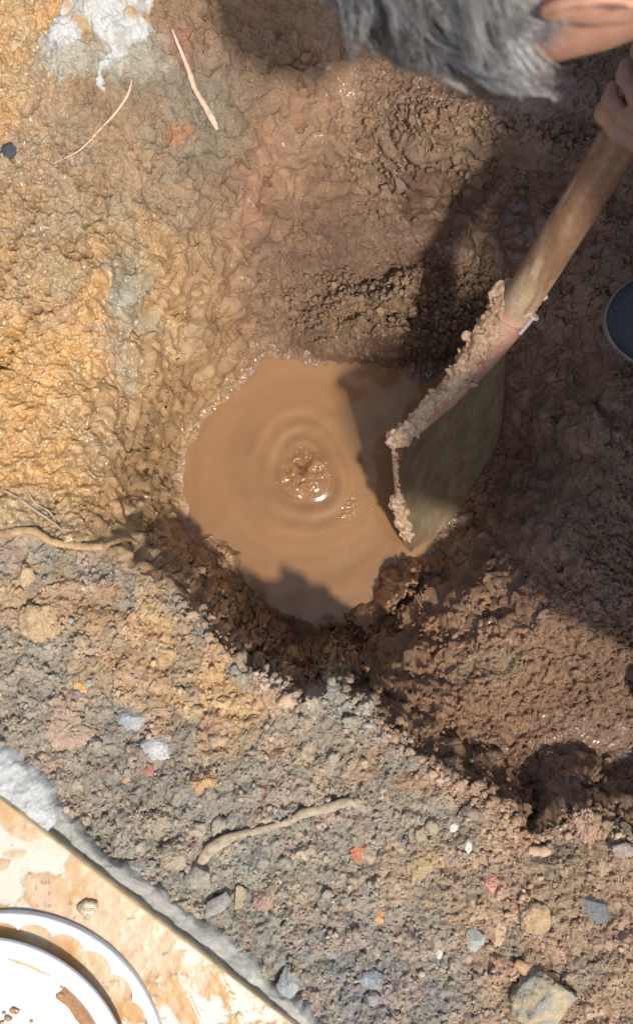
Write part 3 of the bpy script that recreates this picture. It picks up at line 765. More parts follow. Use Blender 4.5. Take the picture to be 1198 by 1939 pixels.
slab = empty('stone_slab', P(200, 1800, 0), 'pale cream slab smeared with yellow mud in the bottom left corner', 'slab')
slab_loc = np.array(slab.location)
top = mesh_obj('slab_top', v.reshape(-1, 3)-slab_loc, grid_faces(ns, nt_), M_slab, slab, attrs={'wet': np.clip(.2+.75*mudk, 0, 1)}, cols=c.reshape(-1, 3))
# its sides
tl = [Vector(v[0, 0]), Vector(v[-1, 0]), Vector(v[-1, -1]), Vector(v[0, -1])]
vs = []; fs = []
nd_ = 60
ring = [tl[0].lerp(tl[1], i/nd_) for i in range(nd_)]+[tl[1].lerp(tl[2], i/nd_) for i in range(nd_)]+[tl[2].lerp(tl[3], i/nd_) for i in range(nd_)]+[tl[3].lerp(tl[0], i/nd_) for i in range(nd_)]
cen = (tl[0]+tl[2])/2
for q in ring:
    o_ = (q-cen).normalized()
    for dz, out in ((-.0006, -.0003), (-.002, .0015), (-.014, .0015), (-.016, 0)):
        vs.append(Vector((q.x+o_.x*out, q.y+o_.y*out, SZ+dz))-slab.location)
for i in range(len(ring)):
    i2 = (i+1) % len(ring)
    for k in range(3): fs.append((i*4+k, i2*4+k, i2*4+k+1, i*4+k+1))
mesh_obj('slab_edge', vs, fs, plain('slab_edge', (.42, .33, .2), .7, .35, 60, .4), slab)
rk = np.random.default_rng(77)
v_ = rock_shape(rk, ICO4, 5, .12)*np.array((.011, .009, .0045))
o = mesh_obj('mud_blob', v_, ICO4[1], plain('wet_lump', (.40, .30, .2), .12, .4, 150, .4, .002), None); o.location = P(168, 1722, SZ+.003)
tag(o, 'small wet lump glistening on the muddy slab', 'mud lump')

# ------------------------------------------------------------------ white plastic bucket and the scalloped ring around it
m_, nt2, b2 = new_mat('white_plastic'); b2.inputs['Base Color'].default_value = (.62, .66, .70, 1); b2.inputs['Roughness'].default_value = .28
b2.inputs['Subsurface Weight'].default_value = .15; b2.inputs['Subsurface Scale'].default_value = .004
tc2 = N(nt2, 'ShaderNodeTexCoord'); nn2 = N(nt2, 'ShaderNodeTexNoise', Scale=30.0, Detail=5.0); nt2.links.new(tc2.outputs['Object'], nn2.inputs['Vector'])
rp2 = N(nt2, 'ShaderNodeValToRGB'); rp2.color_ramp.elements[0].position = .63; rp2.color_ramp.elements[0].color = (.62, .66, .70, 1); rp2.color_ramp.elements[1].position = .70; rp2.color_ramp.elements[1].color = (.60, .50, .38, 1)
nt2.links.new(nn2.outputs['Fac'], rp2.inputs[0]); nt2.links.new(rp2.outputs[0], b2.inputs['Base Color'])
M_white = m_
def lathe(prof, n=160, a0=0, a1=2*math.pi):
    prof = np.array(prof); th = np.linspace(0, 2*math.pi, n, endpoint=False)
    v = np.stack([prof[None, :, 0]*np.cos(th)[:, None], prof[None, :, 0]*np.sin(th)[:, None], np.tile(prof[:, 1], (n, 1))], -1)
    return v.reshape(-1, 3), grid_faces(n, len(prof), True)
bz = .050      # height of the rim
rc = P(-42, 2068, bz); RR = 292*(CAM_H-bz)/FPX
bucket = empty('bucket', (rc.x, rc.y, SZ+.002), 'white plastic bowl with muddy drips inside, in the bottom left corner', 'bowl')
h = bz-SZ-.002
prof = [(RR-.050, 0), (RR-.030, .0005), (RR-.014, .003), (RR-.008, h*.45), (RR-.003, h*.55), (RR-.0002, h*.7), (RR, h*.85), (RR-.001, h*.97), (RR-.004, h), (RR-.009, h*.97), (RR-.0125, h), (RR-.0155, h*.95),
        (RR-.0175, h*.75), (RR-.020, h*.35), (RR-.026, h*.2), (RR-.036, h*.16), (RR-.060, h*.15), (.03, h*.15), (.0005, h*.15)]
pv = spline(prof, 90)
v, f = lathe(pv)
mesh_obj('bowl_wall', v, f, M_white, bucket)
# mud on the inner wall
def drip(a0, a1, h0, h1, seed, m, name, par, amp=.5):
    na, nh = 90, 26
    A2, T2 = np.meshgrid(np.radians(np.linspace(a0, a1, na)), np.linspace(0, 1, nh), indexing='ij')
    hh = h0+(h1-h0)*T2
    rr = np.interp(hh, [h*.16, h*.2, h*.35, h*.75, h*.95, h], [RR-.036, RR-.026, RR-.020, RR-.0175, RR-.0155, RR-.0125])
    e = np.minimum(np.minimum(T2, 1-T2)*3, np.minimum((A2-A2.min()), A2.max()-A2)/(A2.max()-A2.min())*4)
    th_ = .0022*np.clip(e+amp*fbm(A2*9+seed, T2*3, seed, 4), -.6, 1)
    rr = rr-th_
    v = np.stack([rr*np.cos(A2), rr*np.sin(A2), hh], -1).reshape(-1, 3)
    return mesh_obj(name, v, grid_faces(na, nh), m, par)
M_mudwet = plain('wet_mud', (.33, .18, .08), .3, .3, 120, .4, .001)
drip(25, 50, h*.165, h*.8, 3, M_mudwet, 'mud_drip', bucket); drip(58, 78, h*.5, h*.97, 9, plain('mud_thin', (.50, .36, .18), .35, .3, 90, .3), 'mud_drip', bucket); drip(84, 100, h*.6, h*.95, 12, M_mudwet, 'mud_drip', bucket)
for i, (a, b_, s_0) in enumerate([(28, 1914, .0035), (16, 1928, .003), (8, 1918, .0015), (115, 1886, .003), (118, 1868, .0017), (4, 1936, .002), (60, 1935, .0015)]):
    q = P(a, b_, SZ+.006); vv = rock_shape(np.random.default_rng(700+i), ICO3, 3, .2)*np.array((s_0*1.3, s_0, s_0*.5))
    o = mesh_obj('mud_splash', vv+np.array(q-bucket.location), ICO3[1], M_mudwet, bucket)
# flat ring with scalloped inner edge lying under the bowl
zr = SZ+.004
c2_ = P(20, 2020, zr); R2 = 296*(CAM_H-zr)/FPX
n = 720; th = np.linspace(0, 2*math.pi, n, endpoint=False)
ri = R2-.0180+.0078*(np.abs(np.sin((th-math.radians(72))*12.5)))**.65
prof_t = [(0, 0, -.003), (0.02, 0, .003), (.10, 0, .0055), (.18, 0, .006), (.25, 0, .0042), (.9, 0, .004), (.98, 0, .003), (1., 0, .001), (1., 0, -.003)]
vs = []
for k in range(n):
    for t, _, z in prof_t:
        rr = R2*(1-t)+ri[k]*t
        vs.append((rr*math.cos(th[k]), rr*math.sin(th[k]), z))
o = mesh_obj('plastic_ring', vs, grid_faces(n, len(prof_t), True), M_white); o.location = c2_
tag(o, 'flat white plastic ring with a scalloped inner edge around the bowl', 'plastic ring')

# ------------------------------------------------------------------ shovel
sh_o = P(848, 742, -.07)
shovel = empty('shovel', sh_o, 'mud-caked round point shovel with a wooden handle, resting in the pit', 'shovel')
def loc(o, par): return np.array(par.location)
M_blade = None
m, nt, b = new_mat('worn_steel'); L = nt.links
at = N(nt, 'ShaderNodeAttribute', attribute_name='col'); tc = N(nt, 'ShaderNodeTexCoord')
mp = N(nt, 'ShaderNodeMapping'); mp.inputs['Scale'].default_value = (1, .25, 1); mp.inputs['Rotation'].default_value = (0, 0, .25)
L.new(tc.outputs['Object'], mp.inputs[0])
n1 = N(nt, 'ShaderNodeTexNoise', Scale=90.0, Detail=8.0, Roughness=.65); L.new(mp.outputs[0], n1.inputs['Vector'])
mr = N(nt, 'ShaderNodeMapRange'); mr.inputs['From Min'].default_value = .3; mr.inputs['From Max'].default_value = .7; mr.inputs['To Min'].default_value = .72; mr.inputs['To Max'].default_value = 1.25
L.new(n1.outputs['Fac'], mr.inputs['Value']); mul = N(nt, 'ShaderNodeVectorMath', operation='MULTIPLY'); L.new(at.outputs['Color'], mul.inputs[0]); L.new(mr.outputs[0], mul.inputs[1])
L.new(mul.outputs[0], b.inputs['Base Color']); b.inputs['Roughness'].default_value = .42; b.inputs['Metallic'].default_value = .25
bp = N(nt, 'ShaderNodeBump', Strength=.25, Distance=.0006); L.new(n1.outputs['Fac'], bp.inputs['Height']); L.new(bp.outputs[0], b.inputs['Normal'])
M_blade = m
rowsL = spline([(740, 832, -.03, 0), (746, 905, -.078, .3), (753, 975, -.13, .6), (760, 1012, -.17, .8), (766, 1032, -.205, .93), (774, 1043, -.235, 1.)], 60)
rowsR = spline([(957, 655, -.125, 0), (957, 735, -.165, .3), (946, 826, -.205, .6), (905, 905, -.225, .8), (842, 996, -.238, .93), (780, 1044, -.2355, 1.)], 60)
nb = 44
V3 = np.zeros((60, nb, 3)); Cb = np.zeros((60, nb, 3))
Lw = np.array([list(P(a, b_, z)) for a, b_, z, _ in rowsL]); Rw = np.array([list(P(a, b_, z)) for a, b_, z, _ in rowsR])
Nrm = np.cross(Rw[5]-Lw[5], Lw[40]-Lw[5]); Nrm /= np.linalg.norm(Nrm)
if Nrm[2] < 0: Nrm = -Nrm
for i in range(60):
    wd = np.linalg.norm(Rw[i]-Lw[i])
    for j in range(nb):
        t = j/(nb-1)
        sag = -.085*wd*(1-(2*t-1)**2) 
        roll = .004*math.exp(-i/2.0)
        V3[i, j] = Lw[i]*(1-t)+Rw[i]*t + Nrm*(sag+roll)
vv = V3 - np.array(shovel.location)
fx_ = np.linspace(0, 1, nb)[None, :]; fy_ = np.linspace(0, 1, 60)[:, None]
bx_, by_ = V3[..., 0], V3[..., 1]
nz = fbm(bx_*25, by_*12, 801, 4)
cb = np.zeros((60, nb, 3))+np.array((.27, .215, .135))
cb = mix(cb, (.24, .155, .095), sstep(.1, .5, fbm(bx_*90, by_*60, 803, 4))*.6)
cb = mix(cb, (.22, .14, .085), sstep(-.2, .5, nz)*.6+sstep(.75, 1, fy_)*.6)
cb = mix(cb, (.52, .20, .11), np.clip((1-sstep(.04, .16, fx_+.10*nz))*(1-sstep(.3, .6, fy_)) + (1-sstep(.05, .16, fy_+.08*nz))*(1-sstep(.3, .62, fx_)), 0, 1)*.85)
cb = mix(cb, (.42, .27, .16), (1-sstep(.0, .05, fx_))*.8)
o = mesh_obj('blade', vv.reshape(-1, 3), grid_faces(60, nb), M_blade, shovel, cols=cb.reshape(-1, 3))
sm = o.modifiers.new('thickness', 'SOLIDIFY'); sm.thickness = .0022; sm.offset = 0
# handle and socket
hand_w = P(1188, 243, .20)
hd = (hand_w-sh_o)
sock_end = P(972, 590, .010)
hdir = (hand_w-sock_end).normalized()
socket_path = spline([list(P(800, 808, -.088)), list(P(848, 745, -.060)), list(P(915, 668, -.024)), list(sock_end)], 24)
v, f = tube(socket_path-np.array(shovel.location), list(np.interp(np.linspace(0, 1, 24), [0, .3, 1], [.004, .0125, .0192])), 24, .0, 1)
cs = np.zeros((len(v), 3)); va = np.array([list(q) for q in v])
ns_ = fbm(va[:, 0]*60, va[:, 1]*60+va[:, 2]*40, 811, 4)
cs += np.array((.42, .17, .12)); cs = mix(cs, (.38, .26, .17), sstep(-.35, .15, ns_)*.85)
mesh_obj('socket', v, f, M_mudstick, shovel, cols=cs)
hpath = [sock_end - hdir*.03 + hdir*(1.02*t) for t in np.linspace(0, 1, 60)]
rad = [.0172+.0012*math.sin(i*.23)*.3 for i in range(60)]
v, f = tube([q-shovel.location for q in hpath], rad, 28)
va = np.array([list(q) for q in v])
ch = np.zeros((len(v), 3))+np.array((.20, .105, .055))
along = np.repeat(np.linspace(0, 1, 60), 28); ang = np.tile(np.arange(28)/28*2*math.pi, 60)
ns_ = fbm(along*14, ang*1.2, 821, 4)
ch = mix(ch, (.46, .33, .2), sstep(0, .3, (1-along*9)+.8*ns_)*.8)
ch = mix(ch, (.24, .12, .06), sstep(.1, .5, fbm(along*30, np.sin(ang)*1.5, 831, 3))*.5)
ch = mix(ch, (.30, .19, .115), sstep(.15, .45, fbm(along*22+3, np.cos(ang)*1.8, 841, 4))*.55)
m = attr_mat('handle_wood', rough_dry=.65, var=.28, scale=150, bump=.6, bdist=.0006, wetattr=False, spec=.4)
mesh_obj('handle', v, f, m, shovel, cols=ch)
# nail
na_, nb_ = P(988, 626, .014), P(1009, 600, .026)
nd2 = (nb_-na_).normalized()
v, f = tube([na_-nd2*.004-shovel.location, nb_-shovel.location], [.0022, .0022], 12)
v2, f2 = tube([nb_-shovel.location, nb_+nd2*.0012-shovel.location, nb_+nd2*.002-shovel.location], [.0052, .0052, .004], 16)
k = len(v); mesh_obj('nail', v+v2, f+[tuple(i+k for i in q) for q in f2], plain('nail_steel', (.55, .46, .40), .35, .15, 100, .1, metal=.4), shovel, smooth=False)
# collar edge of the socket
v, f = tube([sock_end-hdir*.004-shovel.location, sock_end-shovel.location+hdir*.0008], [.0196, .0198], 28)
mesh_obj('collar', v, f, plain('rusty_rim', (.27, .155, .10), .6, .3, 90, .2), shovel)
# mud stuck on it
def caked(name, path, wid, n, size, seed, col, par, label=None, up=.006):
    rg = np.random.default_rng(seed); V_, F_, C_ = [], [], []; off = 0
    pts = spline(path, 80)
    for i in range(n):
        q = pts[rg.integers(0, 80)]
        s = rg.uniform(*size)
        d = rg.normal(size=3)*np.array((wid, wid, wid*.5)); 
        p = np.array(P(q[0], q[1], q[2])) + d + np.array((0, 0, up*rg.random()))
        sh = rock_shape(rg, ICO2, 3, .4, .3)*s*rg.uniform(.5, 1.7, 3)
        sh = sh @ rot_euler(rg.uniform(0, 6.28), rg.uniform(-1, 1), rg.uniform(-1, 1)).T + p - np.array(par.location)
        V_.append(sh); F_.append(ICO2[1]+off); off += len(sh); C_.append(np.tile(np.array(col)*rg.uniform(.75, 1.2), (len(sh), 1)))
    o = mesh_obj(name, np.vstack(V_), np.vstack(F_), plain('caked_mud', col, .55, .3, 300, .7, .0012), par)
    o['label'] = label or 'crumbly mud caked on the shovel'
    fu = o.modifiers.new('fuse', 'REMESH'); fu.mode = 'VOXEL'; fu.voxel_size = .00075; fu.use_smooth_shade = True
    so = o.modifiers.new('smear', 'SMOOTH'); so.factor = .6; so.iterations = 3
    
    return o
mc = (.42, .28, .17)
caked('caked_mud', [(742, 828, -.026), (765, 820, -.03), (790, 795, -.035), (815, 765, -.036), (850, 735, -.036), (880, 700, -.02)], .0028, 430, (.0012, .0055), 901, mc, shovel, 'ridge of pale crumbly mud along the left shoulder of the blade')
caked('caked_mud', [(870, 705, -.024), (900, 660, -.012), (925, 625, -.0), (950, 590, .01), (965, 555, .02)], .0055, 520, (.0012, .0055), 903, (.34, .21, .125), shovel, 'mud caked around the socket')
caked('caked_mud', [(748, 945, -.103), (756, 965, -.112), (762, 990, -.135), (770, 1015, -.17)], .002, 260, (.0016, .0044), 905, mc, shovel, 'mud on the lower left edge of the blade')
caked('caked_mud', [(743, 838, -.034), (749, 880, -.064), (754, 935, -.1), (760, 985, -.135)], .0008, 120, (.0009, .0021), 907, mc, shovel, 'thin crust of mud on the left edge of the blade')
caked('caked_mud', [(1000, 592, .024), (1014, 556, .036), (1040, 505, .052)], .0030, 130, (.0012, .003), 909, (.46, .33, .21), shovel, 'smear of pale mud on the lower handle')
for o in [q for q in shovel.children if q.name.startswith('caked_mud.004')]: pass

# ------------------------------------------------------------------ the digger leaning over the pit
M_skin = plain('skin', (.50, .26, .17), .5, .15, 90, .25, .0006, spec=.4, sss=.12)
M_shirt = plain('shirt_cloth', (.05, .06, .075), .9, .2, 400, .3, .0006)
M_trouser = plain('trouser_cloth', (.06, .06, .055), .9, .25, 300, .3, .0006)
M_shoe = plain('shoe_cloth', (.030, .036, .038), .62, .3, 260, .35, .0006)
M_sole = plain('shoe_sole', (.20, .18, .16), .6, .2, 100, .2)

# head, built along its own axes: x face, y left ear, z crown
HC = Vector((.122, .317, .53))
zc = Vector((-.955, .05, -.29)).normalized()
yl = Vector((.05, -.93, .33)); yl = (yl-zc*yl.dot(zc)).normalized(); xf = yl.cross(zc).normalized()
HM = np.array([list(xf), list(yl), list(zc)])      # rows: local axes in world
def head_pts(v):
    """v: unit sphere points in head axes -> skull and face surface"""
    x, y, z = v[:, 0].copy(), v[:, 1].copy(), v[:, 2].copy()
    X_ = x*.094; Y_ = y*.074; Z_ = z*.112
    low = np.clip(-z, 0, 1)
    Y_ *= 1-.28*low**1.3
    X_ = np.where(x < 0, X_*(1-.45*low), X_*(1-.06*low))
    X_ += np.where(x > 0, .006*np.exp(-((z+.85)/.2)**2)*np.exp(-(y/.4)**2), 0)      # chin
    nose = np.exp(-(y/.13)**2)*np.where(z < -.05, np.exp(-((z+.38)/.16)**2), np.exp(-((z+.38)/.3)**2))*(x > 0)
    X_ += .021*nose
    for s in (-1, 1):
        X_ -= .010*np.exp(-((y-s*.42)/.2)**2-((z+.08)/.13)**2)*(x > 0)
        X_ += .006*np.exp(-((y-s*.42)/.11)**2-((z+.09)/.07)**2)*(x > 0)
    X_ += .005*np.exp(-((z-.1)/.1)**2)*np.exp(-(y/.6)**2)*(x > 0)
    X_ += (.005*np.exp(-((z+.62)/.035)**2)+.005*np.exp(-((z+.70)/.035)**2)-.003*np.exp(-((z+.66)/.015)**2))*np.exp(-(y/.28)**2)*(x > 0)
    return np.stack([X_, Y_, Z_], -1)
hv, hf = ico(6)
hp = head_pts(hv)
parts_v = [np.array(HC)+hp@HM]; parts_f = [hf]
def add_part(v, f):
    off = sum(len(q) for q in parts_v); parts_v.append(np.array([list(q) for q in v])); 
    tri = []
    for q in f:
        for k in range(1, len(q)-1): tri.append((q[0]+off, q[k]+off, q[k+1]+off))
    parts_f.append(np.array(tri)-0)
parts_f = [hf]
def ear(s):
    A3, T3 = [], []
    v, f = [], []
    n1_, n2_ = 28, 10
    cen_ = np.array((-.008, s*.076, -.036))
    for i in range(n1_):
        a = 2*math.pi*i/n1_
        ex_ = .019*math.cos(a)*(1-.25*(math.sin(a) < 0)); ez_ = .032*math.sin(a)
        for j in range(n2_):
            b_ = 2*math.pi*j/n2_
            rr = .0042
            k = 1+rr*math.cos(b_)/.026
            v.append(cen_+np.array((ex_*k-.006, s*(.010+rr*math.sin(b_)-.010*math.cos(a)), ez_*k)))
    v = np.array(v)
    f = [(i*n2_+j, ((i+1) % n1_)*n2_+j, ((i+1) % n1_)*n2_+(j+1) % n2_, i*n2_+(j+1) % n2_) for i in range(n1_) for j in range(n2_)]
    # cup
    w = np.array(ICO3[0])*np.array((.017, .004, .029)) + cen_+np.array((-.006, s*.007, 0))
    add_part(np.array(HC)+v@HM, f); add_part(np.array(HC)+w@HM, ICO3[1])
ear(1); ear(-1)

def limb(pts, n=24, seg=20, flat=1.0):
    s = spline(pts, n)
    v, f = tube([q[:3] for q in s], [q[3] for q in s], seg, 0, 0, flat)
    add_part(v, f)
    for e in (0, -1):
        add_part(ICO3[0]*s[e][3]*.98+s[e][:3], ICO3[1])
shL, shR = (.42, -.06, .61), (.43, .33, .64)
pel = (.86, .13, .80)
hipL, hipR = (.77, .02, .71), (.84, .24, .76)
# neck, torso
limb([(.19, .305, .545, .052), (.26, .27, .575, .056), (.33, .21, .61, .062), (.42, .15, .64, .085)])
limb([(.39, .14, .63, .09), (.48, .135, .68, .125), (.60, .13, .74, .135), (.74, .125, .79, .135), (.88, .125, .79, .135)])
limb([(*shL, .055), (.43, .04, .64, .085), (.43, .135, .65, .095), (.43, .23, .66, .085), (*shR, .055)])
limb([(.50, .04, .66, .10), (.7, .05, .75, .11), (.88, .04, .78, .11)]); limb([(.50, .24, .68, .10), (.7, .21, .77, .11), (.88, .21, .78, .11)])
elL, wrL = (.52, .08, .37), (.37, .285, .28)
limb([(*shL, .052), (.48, .0, .5, .048), (*elL, .042)]); limb([(*elL, .042), (.46, .16, .325, .040), (.40, .235, .288, .032), (*wrL, .026)])
elR, wrR = (.63, .50, .56), (.50, .585, .665)
limb([(*shR, .052), (.54, .44, .60, .048), (*elR, .042)]); limb([(*elR, .042), (.58, .53, .6, .038), (*wrR, .026)])
footR = on_ground(1190, 612); 
kneeL, anL = (.262, -.14, .51), (.49, -.18, .06)
kneeR, anR = (.58, .20, .42), (.450, .186, .045)
for hip, kn, an in ((hipL, kneeL, anL), (hipR, kneeR, anR)):
    limb([(*hip, .092), tuple((np.array(hip)*.5+np.array(kn)*.5).tolist())+(.078,), (*kn, .056)])
    limb([(*kn, .056), tuple((np.array(kn)*.6+np.array(an)*.4).tolist())+(.056,), (*an, .036)])
    limb([(*an, .034), (an[0]-.05, an[1], an[2]-.045, .028), (an[0]-.10, an[1], an[2]-.060, .020)])

def hand(wr, grip, axis_, side, rad_h, fore):
    """fist round the handle: palm lump on one side, four bent fingers and a thumb round the shaft"""
    ax = Vector(axis_).normalized(); g = Vector(grip); w_ = Vector(wr)
    out = (w_-g); out -= ax*out.dot(ax); out.normalize()        # from handle towards the wrist
    tan_ = ax.cross(out)*side
    # palm
    for k in range(5):
        c0 = g+ax*(.034-.017*k)+out*(rad_h+.013)
        add_part(ICO3[0]*np.array((.018, .018, .018))+np.array(c0), ICO3[1])
    limb([(*w_, .026), tuple(g+out*(rad_h+.035))+(.027,), tuple(g+out*(rad_h+.016))+(.024,)])
    limb([tuple(g+ax*.034+out*(rad_h+.015))+(.017,), tuple(g+out*(rad_h+.019))+(.021,), tuple(g-ax*.034+out*(rad_h+.015))+(.016,)])
    lens = (5.0, 5.35, 5.1, 4.5); frs = (.0084, .0088, .0085, .0076)
    for k in range(4):
        off = ax*(.0305-.0202*k)
        pts = []
        key = [(-.35, .019, .0095), (.75, .0175, .0096), (1.75, .0105, .0082), (2.55, .0088, .0078), (3.05, .0080, .0062)]
        cart = [(math.cos(a_)*(rad_h+o_), math.sin(a_)*(rad_h+o_), r_) for a_, o_, r_ in key]
        fr = frs[k]/.0088
        for q0, q1 in zip(cart[:-1], cart[1:]):
            for s in (0, .33, .67):
                cx0 = q0[0]*(1-s)+q1[0]*s; cy0 = q0[1]*(1-s)+q1[1]*s; rr = (q0[2]*(1-s)+q1[2]*s)*(1.04 if s == 0 else .94)*fr
                pts.append(tuple(g+off+ax*(.0035*math.sin(k*2.1+cy0*60))+out*cx0+tan_*cy0)+(rr,))
        q1 = cart[-1]; pts.append(tuple(g+off+out*q1[0]+tan_*q1[1])+(q1[2]*.8,))
        limb(pts, 40, 16)
    pts = []
    for s in np.linspace(0, 1, 6):
        an_ = -.3-s*2.1
        q = g+ax*(.030+.022*min(1, s*2))+(out*math.cos(an_)+tan_*math.sin(an_))*(rad_h+.0105+.006*(1-s))
        pts.append(tuple(q)+((.0135, .0128, .0118, .0122, .0115, .009)[int(round(s*5))],))
    limb(pts, 22, 14)
hand(wrL, hand_w+hdir*.037, hdir, -1, .0188, None)
gripR = sock_end+hdir*.80
hand(wrR, (sock_end+hdir*((Vector(wrR)-sock_end).dot(hdir))), hdir, -1, .0188, None)
BV = np.vstack(parts_v); BF = np.vstack(parts_f)
nt = M_skin.node_tree; b = nt.nodes['Principled BSDF']; L = nt.links
tc = N(nt, 'ShaderNodeTexCoord'); sx_ = N(nt, 'ShaderNodeSeparateXYZ'); L.new(tc.outputs['Object'], sx_.inputs[0])
nz_ = N(nt, 'ShaderNodeTexNoise', Scale=45.0, Detail=4.0); L.new(tc.outputs['Object'], nz_.inputs['Vector'])
ad = N(nt, 'ShaderNodeMath', operation='MULTIPLY_ADD'); ad.inputs[1].default_value = .12; L.new(nz_.outputs['Fac'], ad.inputs[0]); L.new(sx_.outputs['Z'], ad.inputs[2])
mr = N(nt, 'ShaderNodeMapRange', clamp=True); mr.inputs['From Min'].default_value = .36; mr.inputs['From Max'].default_value = .44; mr.inputs['To Min'].default_value = .75; mr.inputs['To Max'].default_value = 0
L.new(ad.outputs[0], mr.inputs['Value'])
mx = N(nt, 'ShaderNodeMix', data_type='RGBA'); src = b.inputs['Base Color'].links[0].from_socket
L.new(mr.outputs[0], mx.inputs[0]); L.new(src, mx.inputs[6]); mx.inputs[7].default_value = (.20, .125, .08, 1)
L.new(mx.outputs[2], b.inputs['Base Color'])
person = mesh_obj('person', BV, BF, M_skin)
rm = person.modifiers.new('one_surface', 'REMESH'); rm.mode = 'VOXEL'; rm.voxel_size = .0026; rm.use_smooth_shade = True
sm = person.modifiers.new('soften', 'SMOOTH'); sm.factor = .5; sm.iterations = 4
tag(person, 'grey-haired person in dark clothes bending over the pit and gripping the shovel handle', 'person')

def garment(name, limbs, m, voxel=.006, ease=.010):
    global parts_v, parts_f
    sv_ = (parts_v, parts_f); parts_v, parts_f = [np.zeros((0, 3))], [np.zeros((0, 3), int)]
    for l in limbs:
        limb([tuple(q[:3])+(q[3]+ease,) for q in l])
    v, f = np.vstack(parts_v), np.vstack(parts_f)
    parts_v, parts_f = sv_
    nn = fbm(v[:, 0]*14, v[:, 1]*14+v[:, 2]*14, 951, 3)
    v = v+(nn*.004)[:, None]
    o = mesh_obj(name, v, f, m, person)
    r = o.modifiers.new('one_surface', 'REMESH'); r.mode = 'VOXEL'; r.voxel_size = voxel; r.use_smooth_shade = True
    s = o.modifiers.new('soften', 'SMOOTH'); s.factor = .5; s.iterations = 5
    return o
garment('shirt', [[(.40, .14, .635, .095), (.48, .135, .68, .13), (.60, .13, .74, .14), (.74, .125, .79, .14), (.84, .125, .79, .135)],
                  [(*shL, .055), (.43, .04, .64, .085), (.43, .135, .65, .095), (.43, .23, .66, .085), (*shR, .055)],
                  [(.50, .04, .66, .10), (.7, .05, .75, .11), (.84, .05, .78, .11)], [(.50, .24, .68, .10), (.7, .21, .77, .11), (.84, .21, .78, .11)],
                  [(*shL, .052), (.48, .0, .5, .052), (.51, .06, .40, .048)], [(*shR, .052), (.54, .44, .60, .05), (.61, .495, .57, .046)]], M_shirt)
tr = []
tr.append([(.80, .145, .79, .138), (.88, .125, .79, .138), (.93, .12, .77, .12)]); tr.append([(*hipL, .10), (.87, .12, .78, .12), (*hipR, .10)])
for hip, kn, an in ((hipL, kneeL, anL), (hipR, kneeR, anR)):
    tr.append([(*hip, .096), tuple((np.array(hip)*.5+np.array(kn)*.5).tolist())+(.084,), (*kn, .066)])
    tr.append([(*kn, .066), tuple((np.array(kn)*.6+np.array(an)*.4).tolist())+(.066,), (an[0], an[1], an[2]+.04, .052)])
garment('trousers', tr, M_trouser, ease=.020)

def shoe(an, label=None):
    """rounded toe shoe pointing to -x"""
    n1_, n2_ = 40, 30
    gz_ = an[2]-.088
    toe = an[0]-.17
    ss = np.linspace(0, 1, 90)**1.6; n1_ = 90
    ln = .285
    hw = lambda s: .052*np.clip(1-((1-np.clip(s/.30, 0, 1))**2.2), 0, 1)**.5*(1-.25*np.clip((s-.35)/.35, 0, 1)+.05*np.clip((s-.75)/.25, 0, 1))*np.clip((1-s)/.06, 0, 1)**.4
    ht = lambda s: .030+.034*np.clip((s-.05)/.55, 0, 1)**1.2+.03*np.clip((s-.55)/.4, 0, 1)
    v = []
    for s in ss:
        for j in range(n2_):
            a = math.pi*j/(n2_-1)
            wdt = max(.001, float(hw(s))); hgt = float(ht(s))*min(1., (s*9+.02)**.5)
            v.append((toe+ln*s, an[1]+wdt*math.copysign(abs(math.cos(a))**.75, math.cos(a)), gz_+.014+hgt*math.sin(a)**.8))
    o1 = mesh_obj('shoe', v, grid_faces(n1_, n2_), M_shoe, person)
    v = []; zs = [0, .004, .012, .017, .017]
    oo = [-.003, .001, .0015, .000, -.006]
    for s in ss:
        for sd in (1, -1):
            pass
    ring_ = [(toe+ln*s, an[1]+max(.0005, float(hw(s)))) for s in ss]+[(toe+ln*s, an[1]-max(.0005, float(hw(s)))) for s in ss[::-1]]
    cx_ = toe+ln*.5
    for (a, b_) in ring_:
        d = Vector((a-cx_, (b_-an[1])*2.4)).normalized()
        for z_, o_ in zip(zs, oo): v.append((a+d.x*o_, b_+d.y*o_, gz_+z_))
    k = len(zs); nr = len(ring_)
    f = [(i*k+j, ((i+1) % nr)*k+j, ((i+1) % nr)*k+j+1, i*k+j+1) for i in range(nr) for j in range(k-1)]
    f.append(tuple(i*k for i in range(nr)))
    mesh_obj('shoe_sole', v, f, M_sole, o1)
shoe(anR); shoe(anL)

